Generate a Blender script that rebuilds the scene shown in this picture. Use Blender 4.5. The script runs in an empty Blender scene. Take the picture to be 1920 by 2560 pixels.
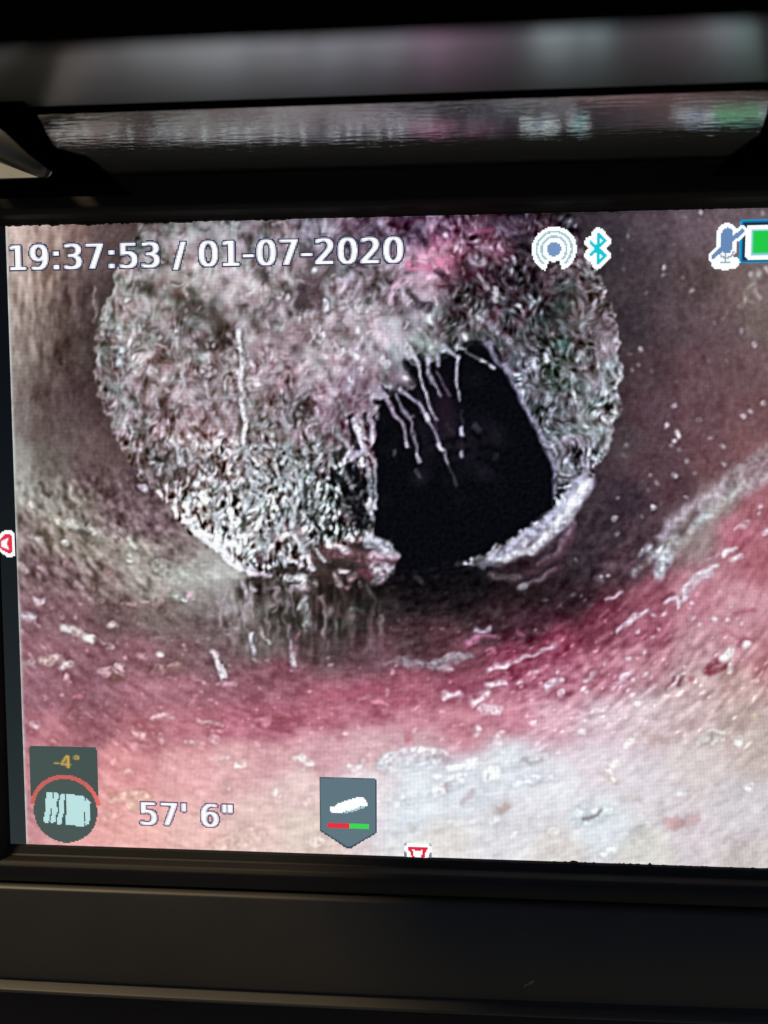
import bpy, bmesh, math
import numpy as np
from mathutils import Vector, Matrix
R_ = math.radians
S = bpy.context.scene
COL = S.collection
# ---------------------------------------------------------------- camera
# Screen lies in the plane y = 0, top left corner of the picture at the origin, x right, z up, metres.
W, H = 0.132, 0.099                       # lit picture, 640 x 480 display pixels
RU, RV = W/640, H/480
CAM_R = np.array([[0.99774695, 0.00192215, 0.06706208], [0.00250263, 0.99782746, -0.06583392], [-0.06704293, 0.06585343, 0.99557449]])
CAM_T = np.array([-0.058735, -0.04443133, 0.11790438])
CAM_C = -CAM_R.T @ CAM_T
def to_world(v): return Vector((v[0], v[2], -v[1]))
cd = bpy.data.cameras.new('camera'); cam = bpy.data.objects.new('camera', cd); COL.objects.link(cam)
ax = [to_world(CAM_R[0]), -to_world(CAM_R[1]), -to_world(CAM_R[2])]
m3 = Matrix((ax[0], ax[1], ax[2])).transposed()
TILT = R_(46)                              # the monitor leans back, the photographer looks down on it
PIV = Vector((W/2, 0.03, -0.16))
LEAN = Matrix.Translation(PIV) @ Matrix.Rotation(-TILT, 4, 'X') @ Matrix.Translation(-PIV)
cam.matrix_world = LEAN @ Matrix.Translation(to_world(CAM_C)) @ m3.to_4x4()
cd.sensor_fit = 'VERTICAL'; cd.sensor_height = 24.0; cd.sensor_width = 18.0
cd.lens = 1900/2560*24.0
cd.clip_start = 0.002; cd.clip_end = 500.0
cd.dof.use_dof = True; cd.dof.focus_distance = 0.1185; cd.dof.aperture_fstop = 9.0
S.camera = cam
# ---------------------------------------------------------------- daylight
world = bpy.data.worlds.new('World'); S.world = world; world.use_nodes = True
wn = world.node_tree; bg = wn.nodes['Background']
sky = wn.nodes.new('ShaderNodeTexSky'); sky.sky_type = 'NISHITA'; sky.sun_disc = False
SUN_EL, SUN_AZ = 55.0, 298.0              # warm hazy light from the upper left, past the side of the shade
sky.sun_elevation = R_(SUN_EL); sky.sun_rotation = R_(SUN_AZ)
sky.air_density = 1.0; sky.dust_density = 2.5
wn.links.new(sky.outputs[0], bg.inputs[0]); bg.inputs[1].default_value = 0.05
sl = bpy.data.lights.new('sun', 'SUN'); sun = bpy.data.objects.new('sun', sl); COL.objects.link(sun)
sl.energy = 4.0; sl.angle = R_(10); sl.color = (1.0, 0.76, 0.42)
sd = Vector((math.sin(R_(SUN_AZ))*math.cos(R_(SUN_EL)), math.cos(R_(SUN_AZ))*math.cos(R_(SUN_EL)), math.sin(R_(SUN_EL))))
sun.rotation_euler = (-sd).to_track_quat('-Z', 'Y').to_euler(); sun.location = sd*2
vs = S.view_settings
vs.view_transform = 'Standard'; vs.look = 'None'; vs.exposure = 0.0; vs.gamma = 1.0; vs.use_curve_mapping = False
S.display_settings.display_device = 'sRGB'
S.cycles.max_bounces = 6
# ---------------------------------------------------------------- the video frame on the display
# The live picture is flat: it is computed here pixel by pixel (noise, colour fields, strokes) and
# shown by the display's own emission.  RAS = display pixels (640 x 480), D = drawing units.
NX, NY = 641, 481
HM = np.array([[3.77717587e-01, 1.37922211e-02, 1.59170910e+00],
               [-1.67186179e-02, 4.08408939e-01, 6.64980691e+01],
               [-1.38276048e-05, 1.35822696e-05, 1.17904378e-01]])
KD = 1659.0 / 1920.0
gx, gy = np.meshgrid(np.arange(NX, dtype=np.float64), np.arange(NY, dtype=np.float64))
_den = HM[2, 0]*gx + HM[2, 1]*gy + HM[2, 2]
DX = (HM[0, 0]*gx + HM[0, 1]*gy + HM[0, 2]) / _den * KD
DY = (HM[1, 0]*gx + HM[1, 1]*gy + HM[1, 2]) / _den * KD
rs = np.random.RandomState(7)

def blur(a, s):
    fy = np.fft.fftfreq(a.shape[0])[:, None]; fx = np.fft.rfftfreq(a.shape[1])[None, :]
    return np.fft.irfft2(np.fft.rfft2(a) * np.exp(-2*(np.pi*s)**2*(fx*fx + fy*fy)), a.shape)

def blur2(a, sx, sy):
    fy = np.fft.fftfreq(a.shape[0])[:, None]; fx = np.fft.rfftfreq(a.shape[1])[None, :]
    return np.fft.irfft2(np.fft.rfft2(a) * np.exp(-2*np.pi**2*((sx*fx)**2 + (sy*fy)**2)), a.shape)

def nrm(a):
    a = a - a.mean()
    return a / a.std()

def white(h=NY, w=NX):
    return rs.standard_normal((h, w))

def band(s0, s1):
    w = white()
    return nrm(blur(w, s0) - blur(w, s1))

def bil(a, x, y):
    h, w = a.shape[:2]
    x = np.mod(x, w-1.001); y = np.mod(y, h-1.001)
    x0 = x.astype(int); y0 = y.astype(int); fx = x-x0; fy = y-y0
    if a.ndim == 3: fx = fx[..., None]; fy = fy[..., None]
    return (a[y0, x0]*(1-fx)+a[y0, x0+1]*fx)*(1-fy) + (a[y0+1, x0]*(1-fx)+a[y0+1, x0+1]*fx)*fy

def sstep(a, b, x):
    t = np.clip((x-a)/(b-a), 0, 1)
    return t*t*(3-2*t)

def field(ctrl, rad=26.0, pw=2.4):
    c = np.array(ctrl, float)
    xs = np.arange(0, NX, 4); ys = np.arange(0, NY, 4)
    qx = DX[np.ix_(ys, xs)]; qy = DY[np.ix_(ys, xs)]
    d2 = (qx[..., None]-c[:, 0])**2 + (qy[..., None]-c[:, 1])**2
    w = (d2 + rad*rad)**(-pw)
    out = (w @ c[:, 2:]) / w.sum(-1)[..., None]
    return bil(out, np.minimum(gx/4, len(xs)-1.002), np.minimum(gy/4, len(ys)-1.002))

def polysd(pts):
    """signed distance in D, negative inside"""
    p = np.array(pts, float); q = np.roll(p, -1, 0)
    best = np.full(DX.shape, 1e9); ins = np.zeros(DX.shape, bool)
    for (ax, ay), (bx, by) in zip(p, q):
        ex, ey = bx-ax, by-ay
        t = np.clip(((DX-ax)*ex + (DY-ay)*ey) / (ex*ex+ey*ey+1e-9), 0, 1)
        best = np.minimum(best, (DX-ax-t*ex)**2 + (DY-ay-t*ey)**2)
        cr = (ay > DY) != (by > DY)
        ins ^= cr & (DX < ex*(DY-ay)/(ey if abs(ey) > 1e-9 else 1e-9) + ax)
    return np.sqrt(best) * np.where(ins, -1, 1)

def chaikin(p, n=2):
    p = np.array(p, float)
    for _ in range(n):
        q = np.roll(p, -1, 0); p = np.stack([.75*p+.25*q, .25*p+.75*q], 1).reshape(-1, 2)
    return p

def over(col, a):
    global IMG
    IMG += (np.array(col, float) - IMG) * a[..., None]

GRAIN = 1.0
def stroke(pts, w, col, a=1.0, soft=4.0, jit=0.0, halo=0.0):
    """a wavering tapered line; w = half width at its two ends"""
    p = np.array(pts, float)
    m = 30
    x0, x1 = p[:, 0].min()-m, p[:, 0].max()+m; y0, y1 = p[:, 1].min()-m, p[:, 1].max()+m
    sel = np.nonzero((DX > x0) & (DX < x1) & (DY > y0) & (DY < y1))
    if len(sel[0]) == 0: return
    jit *= .55
    X = DX[sel] + JX[sel]*jit; Y = DY[sel] + JY[sel]*jit
    w0, w1 = (w, w) if np.isscalar(w) else w
    best = np.full(X.shape, 1e9); n = len(p)-1
    for i in range(n):
        ax, ay = p[i]; ex, ey = p[i+1]-p[i]
        t = np.clip(((X-ax)*ex + (Y-ay)*ey)/(ex*ex+ey*ey+1e-9), 0, 1)
        ww = w0 + (w1-w0)*(i+t)/n
        best = np.minimum(best, np.hypot(X-ax-t*ex, Y-ay-t*ey) - ww)
    if halo:
        h = halo*np.exp(-(np.maximum(best, 0)/5.5)**2)
        IMG[sel] *= (1-h)[:, None]
    g = GR[sel]*GRAIN
    al = np.clip(a*(.84+.26*g), 0, 1)*(1-sstep(-soft*.75, soft*.6+1.6, best+g*1.6))
    IMG[sel] += (np.array(col, float)*(1+.10*g+.06*GR2[sel])[:, None]-IMG[sel])*al[:, None]

def blob(x, y, r, col, a=1.0, ang=0.0, asp=1.0, halo=0.0):
    ca, sa = math.cos(math.radians(ang)), math.sin(math.radians(ang))
    L = r*(asp-1)
    stroke([(x-ca*L, y-sa*L), (x+ca*L+.01, y+sa*L)], r, col, a, 5.0, 1.5, halo)

def crop(x0, y0, k):
    return lambda pts: [((x0+x*k)*KD, (y0+y*k)*KD) for x, y in pts]

GR = np.clip(band(1.0, 3.2), -2.2, 2.2); GR2 = band(2.5, 8)
JX = band(2.5, 7)*2.2; JY = band(2.5, 7)*2.2
# --- colours of the pipe wall, floor and water (sRGB 0..255 at drawing points)
WALL = [(30,500,190,172,158),(100,500,168,148,134),(170,500,122,100,92),(230,500,88,72,70),(40,600,168,153,138),(100,600,140,120,106),
(150,620,100,82,78),(200,640,84,69,69),(40,700,148,136,124),(90,720,118,103,94),(150,760,88,72,68),(40,800,124,114,104),(100,850,95,79,76),
(180,850,90,70,72),(40,900,118,110,103),(100,930,98,84,80),(230,960,98,78,78),(40,990,138,138,128),(100,1000,100,92,85),(200,1030,98,80,80),
(300,1060,100,80,84),(50,1050,152,152,140),(100,1080,138,136,123),(170,1100,122,115,103),(250,1100,106,87,88),(330,1130,106,85,89),
(50,1150,118,104,97),(120,1150,138,128,114),(200,1180,148,140,126),(300,1200,148,143,130),(380,1190,128,115,110),(420,1240,165,167,156),
(480,1260,172,176,168),(60,1230,110,88,88),(130,1240,118,96,95),(220,1250,128,113,106),(320,1270,138,132,120),(440,1300,118,112,106),
(70,1330,130,95,100),(150,1330,125,90,95),(250,1330,108,86,84),(350,1330,112,98,92),(450,1360,108,91,90),(80,1420,148,98,106),
(200,1420,136,88,96),(300,1420,140,92,99),(400,1420,122,88,90),(480,1430,113,83,86),(80,1500,148,94,104),(200,1510,138,84,93),
(300,1500,160,97,105),(400,1490,160,97,106),(500,1480,146,84,96),(600,1470,146,83,96),(80,1570,163,94,104),(200,1570,148,84,91),
(300,1580,172,99,104),(400,1570,186,108,116),(500,1560,172,89,103),(600,1560,167,84,101),(700,1540,178,94,110),(800,1520,168,84,103),
(900,1500,162,80,98),(1000,1480,150,70,92),(1100,1440,146,62,86),(1200,1400,142,58,82),(1300,1340,120,55,72),(1400,1300,146,84,98),
(100,1590,188,113,116),(260,1650,213,134,131),(400,1650,213,149,144),(500,1640,213,158,153),(600,1640,203,149,149),(700,1620,198,144,149),
(800,1620,204,160,160),(900,1600,204,164,167),(250,1750,223,150,140),(300,1800,223,160,145),(400,1800,218,168,154),(560,1780,213,179,165),
(640,1700,213,184,175),(650,1800,204,185,166),(800,1700,213,205,205),(900,1680,202,212,212),(900,1750,200,211,213),(950,1820,206,205,195),
(1000,1700,196,206,209),(1100,1650,201,211,212),(1100,1800,199,201,201),(1200,1700,206,209,211),(1200,1850,199,196,186),(1300,1650,206,196,199),
(1300,1780,196,206,206),(1400,1700,201,196,196),(1400,1850,196,196,183),(1500,1650,196,186,179),(1500,1800,195,186,186),(1600,1750,186,183,181),
(1620,1850,186,181,171),(1640,1600,182,166,152),(1600,1550,186,164,152),(1500,1550,190,165,160),(1400,1550,200,180,180),(1300,1560,205,180,185),
(1200,1540,200,150,160),(1100,1540,195,120,135),(1000,1560,195,120,130),(900,1560,190,115,128),(1200,1480,172,92,112),(1300,1450,178,106,122),
(1400,1420,178,118,128),(1500,1400,180,135,140),(1600,1400,185,130,135),(1500,1480,195,165,160),(1600,1480,185,150,140),(1640,1430,180,120,120),
(1400,1370,160,86,104),(1500,1300,178,118,128),(1600,1300,188,138,143),(1640,1220,160,96,104),(1640,1100,150,92,98),(1600,1150,168,98,110),
(1560,1080,128,108,103),(1500,1150,138,123,118),(1330,520,60,52,60),(1400,480,80,68,76),(1500,480,98,83,90),(1600,480,105,90,95),
(1400,600,70,60,66),(1500,600,84,70,72),(1600,600,108,91,88),(1370,700,62,54,60),(1450,700,78,64,69),(1550,700,96,77,81),(1640,680,108,94,89),
(1400,800,75,58,64),(1500,800,96,71,77),(1600,800,104,80,83),(1400,900,84,62,70),(1500,900,98,71,77),(1640,900,108,77,79),(1350,950,74,62,67),
(1400,1000,83,61,68),(1550,1000,103,72,76),(1640,980,122,84,84),(1350,1080,59,47,57),(1450,1060,84,60,68),(1300,1150,56,45,53),(1400,1150,68,50,58),
(1250,1220,50,40,47),(1350,1220,70,50,58),(1150,1290,50,36,42),(1250,1290,56,38,46),(1050,1350,62,41,49),(1150,1340,72,42,54),(1000,1300,40,31,36),
(900,1300,36,29,33),(900,1370,73,51,57),(800,1300,46,40,40),(700,1290,52,46,43),(700,1380,88,65,69),(600,1300,82,75,69),(560,1380,93,80,78),
(800,1400,106,68,78),(950,1390,88,54,63),(1000,1420,118,64,77),(620,1330,50,46,42),(740,1340,64,58,54),(900,1235,22,20,27),(1000,1240,20,19,26)]
MASS = [(330,500,112,99,92),(400,490,150,138,132),(470,490,132,122,118),(540,500,122,112,112),(600,500,150,134,132),(700,500,112,92,102),(660,470,96,80,88),
(730,465,130,105,118),(800,480,104,72,90),(900,490,82,52,74),(960,480,92,54,80),(1000,510,104,62,88),(1100,480,66,40,62),(1060,540,118,72,92),(1150,540,58,42,56),
(1200,500,62,46,58),(1250,480,56,45,57),(270,600,158,148,136),(330,600,128,112,102),(390,620,140,126,112),(450,600,178,168,160),(520,610,172,156,150),
(600,600,150,132,128),(660,620,118,100,98),(700,600,120,104,102),(760,580,106,88,92),(800,600,128,112,112),(880,600,142,112,120),(940,560,188,112,138),
(900,640,165,140,150),(970,545,180,96,124),(1030,590,78,50,66),(1000,650,76,62,68),(1100,600,58,45,56),(1150,620,66,54,62),(1200,620,84,75,80),(1260,580,112,94,100),
(230,720,132,120,110),(300,700,148,136,124),(360,720,128,110,100),(430,690,92,78,70),(470,730,104,88,80),(540,690,140,120,116),(620,700,152,130,128),(700,720,160,140,138),
(780,700,160,140,140),(850,720,175,162,165),(900,700,140,128,130),(950,700,90,84,86),(1010,700,84,76,82),(1080,700,104,94,104),(1150,680,76,72,78),(1200,720,92,98,98),
(1290,700,125,110,116),(1250,660,100,92,92),(230,800,118,102,95),(320,800,150,130,122),(400,800,142,118,113),(500,800,150,128,122),(600,800,140,112,112),
(700,800,160,138,138),(800,780,158,138,142),(760,830,140,105,118),(850,830,130,118,124),(900,740,128,135,128),(1000,720,96,98,98),(1130,800,122,122,135),(1200,800,92,102,98),
(1280,800,132,128,132),(1320,820,140,146,150),(280,900,128,110,106),(370,900,152,122,120),(450,900,150,124,122),(550,900,136,118,112),(650,900,112,96,96),
(700,870,140,108,116),(740,910,130,102,112),(1200,900,105,108,115),(1280,900,132,138,136),(320,990,104,88,85),(360,1010,112,94,92),(400,980,148,128,124),(500,1000,158,142,140),
(600,1000,135,134,128),(700,980,100,92,92),(780,980,128,112,122),(1250,1000,128,126,138),(1210,1020,112,116,124),(400,1080,150,140,135),(480,1090,172,174,170),(560,1080,182,188,185),
(640,1060,162,170,168),(690,1080,106,114,108),(740,1050,62,66,66),(760,1120,96,96,96),(710,1130,90,94,92),(520,1170,178,182,178),(600,1170,168,164,164),(650,1180,158,154,154),(690,1215,112,84,88),
(760,1200,124,92,98),(820,1200,185,172,178),(560,1240,72,62,60),(620,1240,88,78,76),(640,1260,120,112,110)]
MASS_P = [(318,440),(290,520),(246,585),(238,640),(218,690),(204,745),(205,790),(214,850),(236,905),(250,950),(276,985),(298,1030),(340,1068),(372,1105),(412,1150),(455,1185),(500,1215),(540,1248),
(590,1262),(650,1262),(676,1240),(684,1196),(780,1172),(830,1160),(860,1200),(1000,1222),(1060,1206),(1120,1170),(1196,1122),(1248,1070),(1290,1015),(1318,960),(1334,900),(1344,840),(1342,780),(1334,700),(1318,650),(1300,610),(1270,540),(1255,500),(1250,440)]
HOLE_P = [(812,868),(838,862),(868,850),(905,830),(884,798),(880,770),(912,792),(960,770),(1000,760),(1012,744),(1050,746),(1074,778),(1096,800),(1116,846),(1154,920),(1188,982),(1202,1030),(1200,1080),(1176,1114),(1140,1140),(1090,1166),(1050,1196),(1010,1216),(960,1240),(860,1246),(856,1190),(832,1165),(806,1160),(806,1090),(806,1040),(808,960)]
wallc = field(WALL); massc = field(MASS, 20.0)
def desat(a, k):
    l = a.mean(-1, keepdims=True)
    return l+(a-l)*(1-k)
wallc = desat(wallc, .16*sstep(1250, 1500, DY)[..., None])
wallc = wallc*(1+.02*sstep(165, 200, wallc.mean(-1)))[..., None]
wallc *= (1-.17*np.exp(-((DX-175)/75)**2-((DY-800)/170)**2))[..., None]
massc = desat(massc, .25)+np.array([-4.0, -3, -3])-(14*sstep(980, 1120, DX)*sstep(560, 640, DY))[..., None]
# grain that runs round the pipe (tangential) and the knotted texture of the root mass
PX, PY = 780.0, 790.0
rr = np.hypot(DX-PX, (DY-PY)*1.05); th = np.arctan2((DY-PY)*1.05, DX-PX)
tan_f = np.zeros(DX.shape)
tex = nrm(blur2(white(900, 1800), 7, 1.5) - blur2(white(900, 1800), 20, 8)*.0)
tex2 = nrm(blur2(white(900, 1800), 3.0, 1.3))
polar = bil(tex, th*430+1400, rr*.42); polar2 = bil(tex2, th*430+1400, rr*.42)
soft = band(6, 30); fine = band(.7, 2.2); mid = band(1.8, 5)
w1 = band(1.1, 2.6); w2 = band(1.75, 4.0)
vert = nrm(blur2(white(), 1.2, 3.6) - blur2(white(), 4, 9)*.3)
lower = sstep(1060, 1240, DY)
pale = sstep(150, 200, wallc.mean(-1))
amp_w = 3.5 + 5*sstep(1000, 1150, DY)*(1-pale) + 3.2*pale
near_left = sstep(260, 40, DX)*sstep(1000, 640, DY)
amp_w = amp_w + 4*near_left + 17*sstep(520, 300, DX)*sstep(980, 1060, DY)*sstep(1330, 1250, DY) + 10*sstep(1000, 1150, DX)*sstep(1330, 1400, DY)*sstep(1620, 1520, DY)
IMG = wallc.copy()
dw = (0.5*polar + 0.62*polar2)*amp_w + fine*1.8 + mid*(2.0 + 1.3*lower) + soft*2.5
IMG += (dw + near_left*(15*vert+9*blur2(white(), 2, 7)*9))[..., None]*np.array([1.0, 1.02, 1.0])
# small flecks, bright on the wet floor, with the camera's sharpening halo
sd_m = polysd(chaikin(MASS_P)) + JX*1.4 + w2*2.4
fl = np.maximum(bil(nrm(blur2(white(900, 1800), 2.4, 1.15)), th*430+1400, rr*.42)-1.45, 0)
dens = 6 + 34*sstep(1200, 1420, DY)*sstep(1660, 1560, DY) + 36*sstep(1000, 1300, DX)*sstep(1250, 1380, DY)*sstep(1650, 1500, DY) + 22*sstep(420, 150, DX)*sstep(980, 1080, DY)*sstep(1330, 1230, DY)
IMG += (fl*dens)[..., None]*np.array([1.0, 1.05, 1.05])
# shaded contact round the root mass
IMG *= (1 - .16*np.exp(-(np.maximum(sd_m, 0)/26)**2)*sstep(1180, 1050, DY))[..., None]
# --- root mass
con = field([(x, y, c) for x, y, c in [(330,480,14),(450,490,16),(700,480,22),(1000,500,26),(1200,490,14),(270,600,20),(450,600,12),(640,600,20),(800,600,22),(950,570,14),(1100,600,26),(1250,600,30),
(250,750,26),(400,750,28),(600,700,20),(850,720,15),(1000,690,30),(1150,700,30),(1300,750,34),(300,900,28),(450,900,28),(600,900,28),(720,850,24),(1250,900,38),(350,1000,28),(500,1000,42),(600,1050,56),(700,1000,36),(740,1050,40),
(450,1120,62),(560,1120,64),(640,1120,56),(1250,1020,42),(600,1190,56),(720,1200,34),(820,1200,30),(600,1250,26)]], 40.0)[..., 0]
bl = sstep(960, 1100, DY)*sstep(1300, 500, DX)
ang = math.radians(90)-math.radians(24)*sstep(930, 1150, DX) + .62*band(5, 16)*(1-.45*bl) + .25*band(2.5, 6)
fx_, fy_ = np.cos(ang), np.sin(ang)
src = nrm(blur(white(), .5))
def lic(L):
    acc = np.zeros(DX.shape); tot = 0
    for sg in (-1, 1):
        x = gx.copy(); y = gy.copy()
        for k in range(L):
            w_ = math.cos(.5*math.pi*k/L); acc += w_*bil(src, x, y); tot += w_
            xi = np.clip(x, 0, NX-1).astype(int); yi = np.clip(y, 0, NY-1).astype(int)
            x = x+sg*fx_[yi, xi]*.8; y = y+sg*fy_[yi, xi]*.8
    return nrm(acc/tot)
st_n = lic(5); st_l = lic(10)
clump = np.clip(1.0+.22*band(5, 20)+.16*band(10, 40), .45, 1.7)
upper = sstep(1010, 860, DY)*sstep(1010, 880, DX)            # the matted, drier part of the mass
rgt = sstep(930, 1120, DX)
kn = (w1*(.46-.2*rgt) + w2*(.50-.12*rgt) + st_n*(.72+.12*rgt)*(1-.6*upper) + st_l*.55*upper)*(1-.12*rgt)
kn = kn + .30*st_l*sstep(950, 1050, DY)*(1-.35*bl) + vert*.55*bl
ridge = np.maximum(0, 1-np.abs(w2+.2*w1)*1.5)
kn = np.where(kn > 0, kn*1.12, kn*.92) + .30*(ridge-.45)
massc = massc+(upper[..., None])*np.array([4.0, 8, 11])
kn = kn*clump*(1-.36*upper)
mott = band(2.6, 7)*.8 + band(6, 14)*.75
m_img = massc*(1+.06*soft)[..., None] + (kn*con)[..., None]*np.array([.90, 1.02, 1.10]) + (band(3, 9)*2.6)[..., None]*np.array([1.0, -.75, -.2]) + (band(4, 12)*8)[..., None]
hi = np.maximum(kn-1.15, 0)*con*.8
m_img += hi[..., None]*1.25*(1-.5*upper)[..., None]
m_img += (mott*(9+10*upper))[..., None]*np.array([.92, 1.0, 1.04])
rim = np.exp(-((sd_m+7)/8)**2)*sstep(520, 600, DY)
m_img += (rim*(16+10*w1)*(1+1.1*sstep(1150, 1290, DX)+.8*sstep(1040, 1120, DY)))[..., None]
am = 1-sstep(-3, 3, sd_m)
IMG += (m_img-IMG)*am[..., None]
# --- the black opening
sd_h = polysd(chaikin(HOLE_P)) + JY*1.1 + w1*1.2
eb = sstep(1175, 1245, DY)*sstep(850, 880, DX)*sstep(1060, 1000, DX)
ah = 1-sstep(-3.5-26*eb, 3.0+16*eb, sd_h)
hc = np.array([9, 10, 16.]) + (np.clip(band(5, 14)+.2, 0, 3)*5*sstep(780, 860, DY)*sstep(1130, 1020, DY)*sstep(1130, 1050, DX))[..., None]*np.array([1, .8, 1]) + (fine*.9)[..., None]
IMG += (hc-IMG)*ah[..., None]
over((40, 26, 40), .75*np.exp(-((DX-955)/30)**2-((DY-890)/52)**2)*ah)
over((46, 36, 48), .6*np.exp(-((DX-985)/75)**2-((DY-955)/34)**2)*ah*np.clip(.6+.5*mid, 0, 1))
GRAIN = .55
# bank edge on the right of the opening
a2 = crop(800, 820, .3858); a3 = crop(500, 1300, .4822); a4 = crop(0, 1200, .3858); a5 = crop(1200, 1200, .434); a6 = crop(200, 520, .3858); a7 = crop(1280, 500, .3858); a8 = crop(640, 1000, .3858); a9 = crop(1280, 1500, .3858); a10 = crop(0, 1500, .3858); a11 = crop(640, 1500, .3858)
LIL = (176, 176, 198)
BLK = (11, 11, 17)
for pts, w in [([(560,230),(600,300),(660,400),(700,480)],(7,5)),([(650,190),(672,260),(700,330),(740,400)],(8,4)),([(760,300),(800,200),(850,215),(868,300),(870,420)],(12,9)),([(770,300),(800,380),(850,440)],(8,6)),
               ([(400,385),(470,430),(520,520),(570,600)],(5,12)),([(520,440),(600,500),(680,590)],(14,10)),([(370,480),(420,520),(500,620)],(7,22)),([(940,110),(1040,105),(1120,160),(1140,215)],(7,14)),
               ([(190,560),(205,640),(215,720),(245,790)],(5,7)),([(300,560),(320,640)],(4,2)),([(190,910),(240,980),(280,1050)],(13,15)),([(110,940),(140,985),(150,1030)],(8,5)),([(195,1100),(230,1160),(270,1230)],(16,22)),([(520,470),(545,560)],(4,3)),([(375,560),(378,700),(385,900),(378,1200)],(6,6))]:
    stroke(a2(pts), w, BLK, .95, 4, 1.0)
for pts, w, c, al in [
 ([(580,130),(625,200),(650,290),(670,380),(690,450),(715,520),(760,590)],(7,4.5),(205,205,220),1),
 ([(560,170),(600,230),(640,260)],(6,4),(150,150,160),.9),
 ([(690,200),(710,270),(730,350),(760,420),(790,440)],(8,3),(170,165,185),1),
 ([(760,190),(770,240)],(15,7),(150,145,165),1),([(755,280),(800,370),(840,440)],(4,4),(120,98,122),.95),
 ([(800,110),(850,165),(890,190)],(8,7),(160,162,178),1),([(890,180),(890,260),(882,330),(890,410),(903,465)],(8,3.5),(200,200,220),1),
 ([(945,150),(1000,185),(1060,220),(1125,255)],(4,4.5),(120,125,120),1),([(1050,215),(1062,222)],5,(205,215,215),1),([(1105,250),(1128,257)],5,(190,200,215),1),
 ([(515,400),(570,440),(640,490),(690,570),(720,630),(760,720),(800,800),(830,880)],(7,4),(178,172,192),1),([(830,880),(860,950),(885,1020)],(4,2.5),(84,78,90),.9),
 ([(690,555),(705,590)],6,(225,225,240),1),([(770,750),(790,790)],4.5,(205,205,225),1),
 ([(380,390),(440,470),(490,560),(530,610),(555,690),(570,750)],(11,4.5),(165,150,170),1),([(565,740),(572,765)],5,(215,215,228),1),
 ([(495,430),(530,520),(580,590),(600,680),(625,780),(640,870)],(5,5.5),(140,130,150),1),([(575,590),(610,575)],3.5,(120,108,125),.9),([(630,820),(642,870)],5,(200,200,215),1),
 ([(620,920),(650,970)],5,(88,82,92),.8),([(215,590),(240,650),(262,720),(290,790),(300,820)],(9,6),(205,205,222),1),([(230,640),(245,660)],7,(240,245,255),1),
 ([(215,820),(265,800)],(14,10),(180,170,195),1),([(320,540),(350,620),(360,720)],(6,5),(150,130,150),1),([(365,560),(372,580)],5,(170,160,178),1),
 ([(150,720),(200,800),(215,840)],(7,7),(170,165,180),1),([(150,900),(175,960),(215,1030)],(4,6),(125,122,130),1),([(200,1030),(230,1020)],5,(140,150,150),1),
 ([(300,880),(310,960),(325,1060),(330,1140),(335,1240)],(9,8),(140,146,158),1),([(355,880),(362,960),(358,1060),(355,1160)],(6,6),(165,172,182),1),
 ([(325,920),(330,935)],6,(235,240,245),1),([(318,1130),(330,1200)],(7,7),(235,240,250),1),([(355,1110),(358,1170)],(5,6),(225,230,240),1),
 ([(165,1110),(220,1095),(300,1060)],(3,3.5),(70,72,74),.9),([(920,540),(920,640)],(4,4),(56,48,60),.9),([(918,650),(922,690)],6.5,(178,182,200),1),([(918,700),(920,790)],(3,3),(40,38,46),.8),([(918,800),(921,830)],5,(170,175,190),1),
 ([(1000,640),(1025,665)],9,(52,54,66),.8),([(1130,825),(1135,840)],8,(40,44,54),.8),([(480,800),(485,820)],5,(84,78,86),.9),([(740,560),(760,660)],(5,5),(70,56,72),.9),([(820,620),(870,690)],(10,10),(50,40,52),.7)]:
    stroke(a2(pts), tuple(v*(.62 if sum(c) < 120 else .47) for v in w) if not np.isscalar(w) else w*.66, np.minimum(np.array(c)*1.04, 250), al*.95, 3.2, 1.1)
# right rim of the opening, a lit ledge
for pts, w, c, al in [([(1080,100),(1150,210),(1230,300),(1290,420),(1350,560),(1430,700),(1490,820),(1520,900),(1520,1080)],(5,4),(150,148,175),.8)]:
    stroke(a2(pts), w, c, al, 5, 1.2)
stroke(a5([(20,480),(110,430),(250,340),(400,240),(500,150),(600,20)]), (8,21), (172,176,196), 1, 10, 2.0)
stroke(a5([(60,450),(150,455),(300,400),(420,300),(540,150),(600,50)]), (7,16), (224,230,240), .9, 11, 2)
for x, y, r, an, s in [(110,455,6,20,1.6),(160,450,9,-40,1.7),(205,415,6,-30,1.6),(255,365,8,-60,2.2),(290,420,7,50,2.2),(310,380,8,-60,1.8),(370,320,9,-70,1.5),(405,265,8,-75,2.4),(455,215,10,-60,1.7),(505,180,10,-60,1.8),(530,130,10,-55,1.8),(575,70,13,-62,2.6),(610,15,10,-60,2.2),(350,350,7,-40,1.7)]:
    (bx, by), = a5([(x, y)]); blob(bx, by, r*.5, (248,252,255), .95, an, s, .06)
for pts, w, c, al in [([(190,590),(330,520),(470,410),(530,300)],(8,10),(84,58,70),.8),([(330,480),(450,410),(540,240)],(4,7),(120,100,116),.85),
   ([(215,630),(300,590),(390,540),(430,520)],(4,3.5),(150,140,152),1),([(230,625),(270,610)],4.5,(215,220,225),1),([(60,550),(180,570)],(7,9),(88,76,82),.85),([(300,610),(480,490)],(3,5),(104,70,84),.7)]:
    stroke(a5(pts), w, c, al, 5, 1.5)
for x, y, r, an, s in [(550,465,6,-30,1.5),(530,660,9,-50,1.5),(585,660,6,-50,1.5),(370,690,9,-35,1.7),(770,215,7,0,1.2),(995,155,9,10,1.2),(800,105,6,0,1.2),(1180,95,6,40,1.8),(940,215,6,0,1),(790,315,6,-60,1.8)]:
    (bx, by), = a5([(x, y)]); blob(bx, by, r*.42, (215,215,228) if y < 300 and x < 1000 and r > 6 else (140,125,135), 1, an, s, .25)
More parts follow.
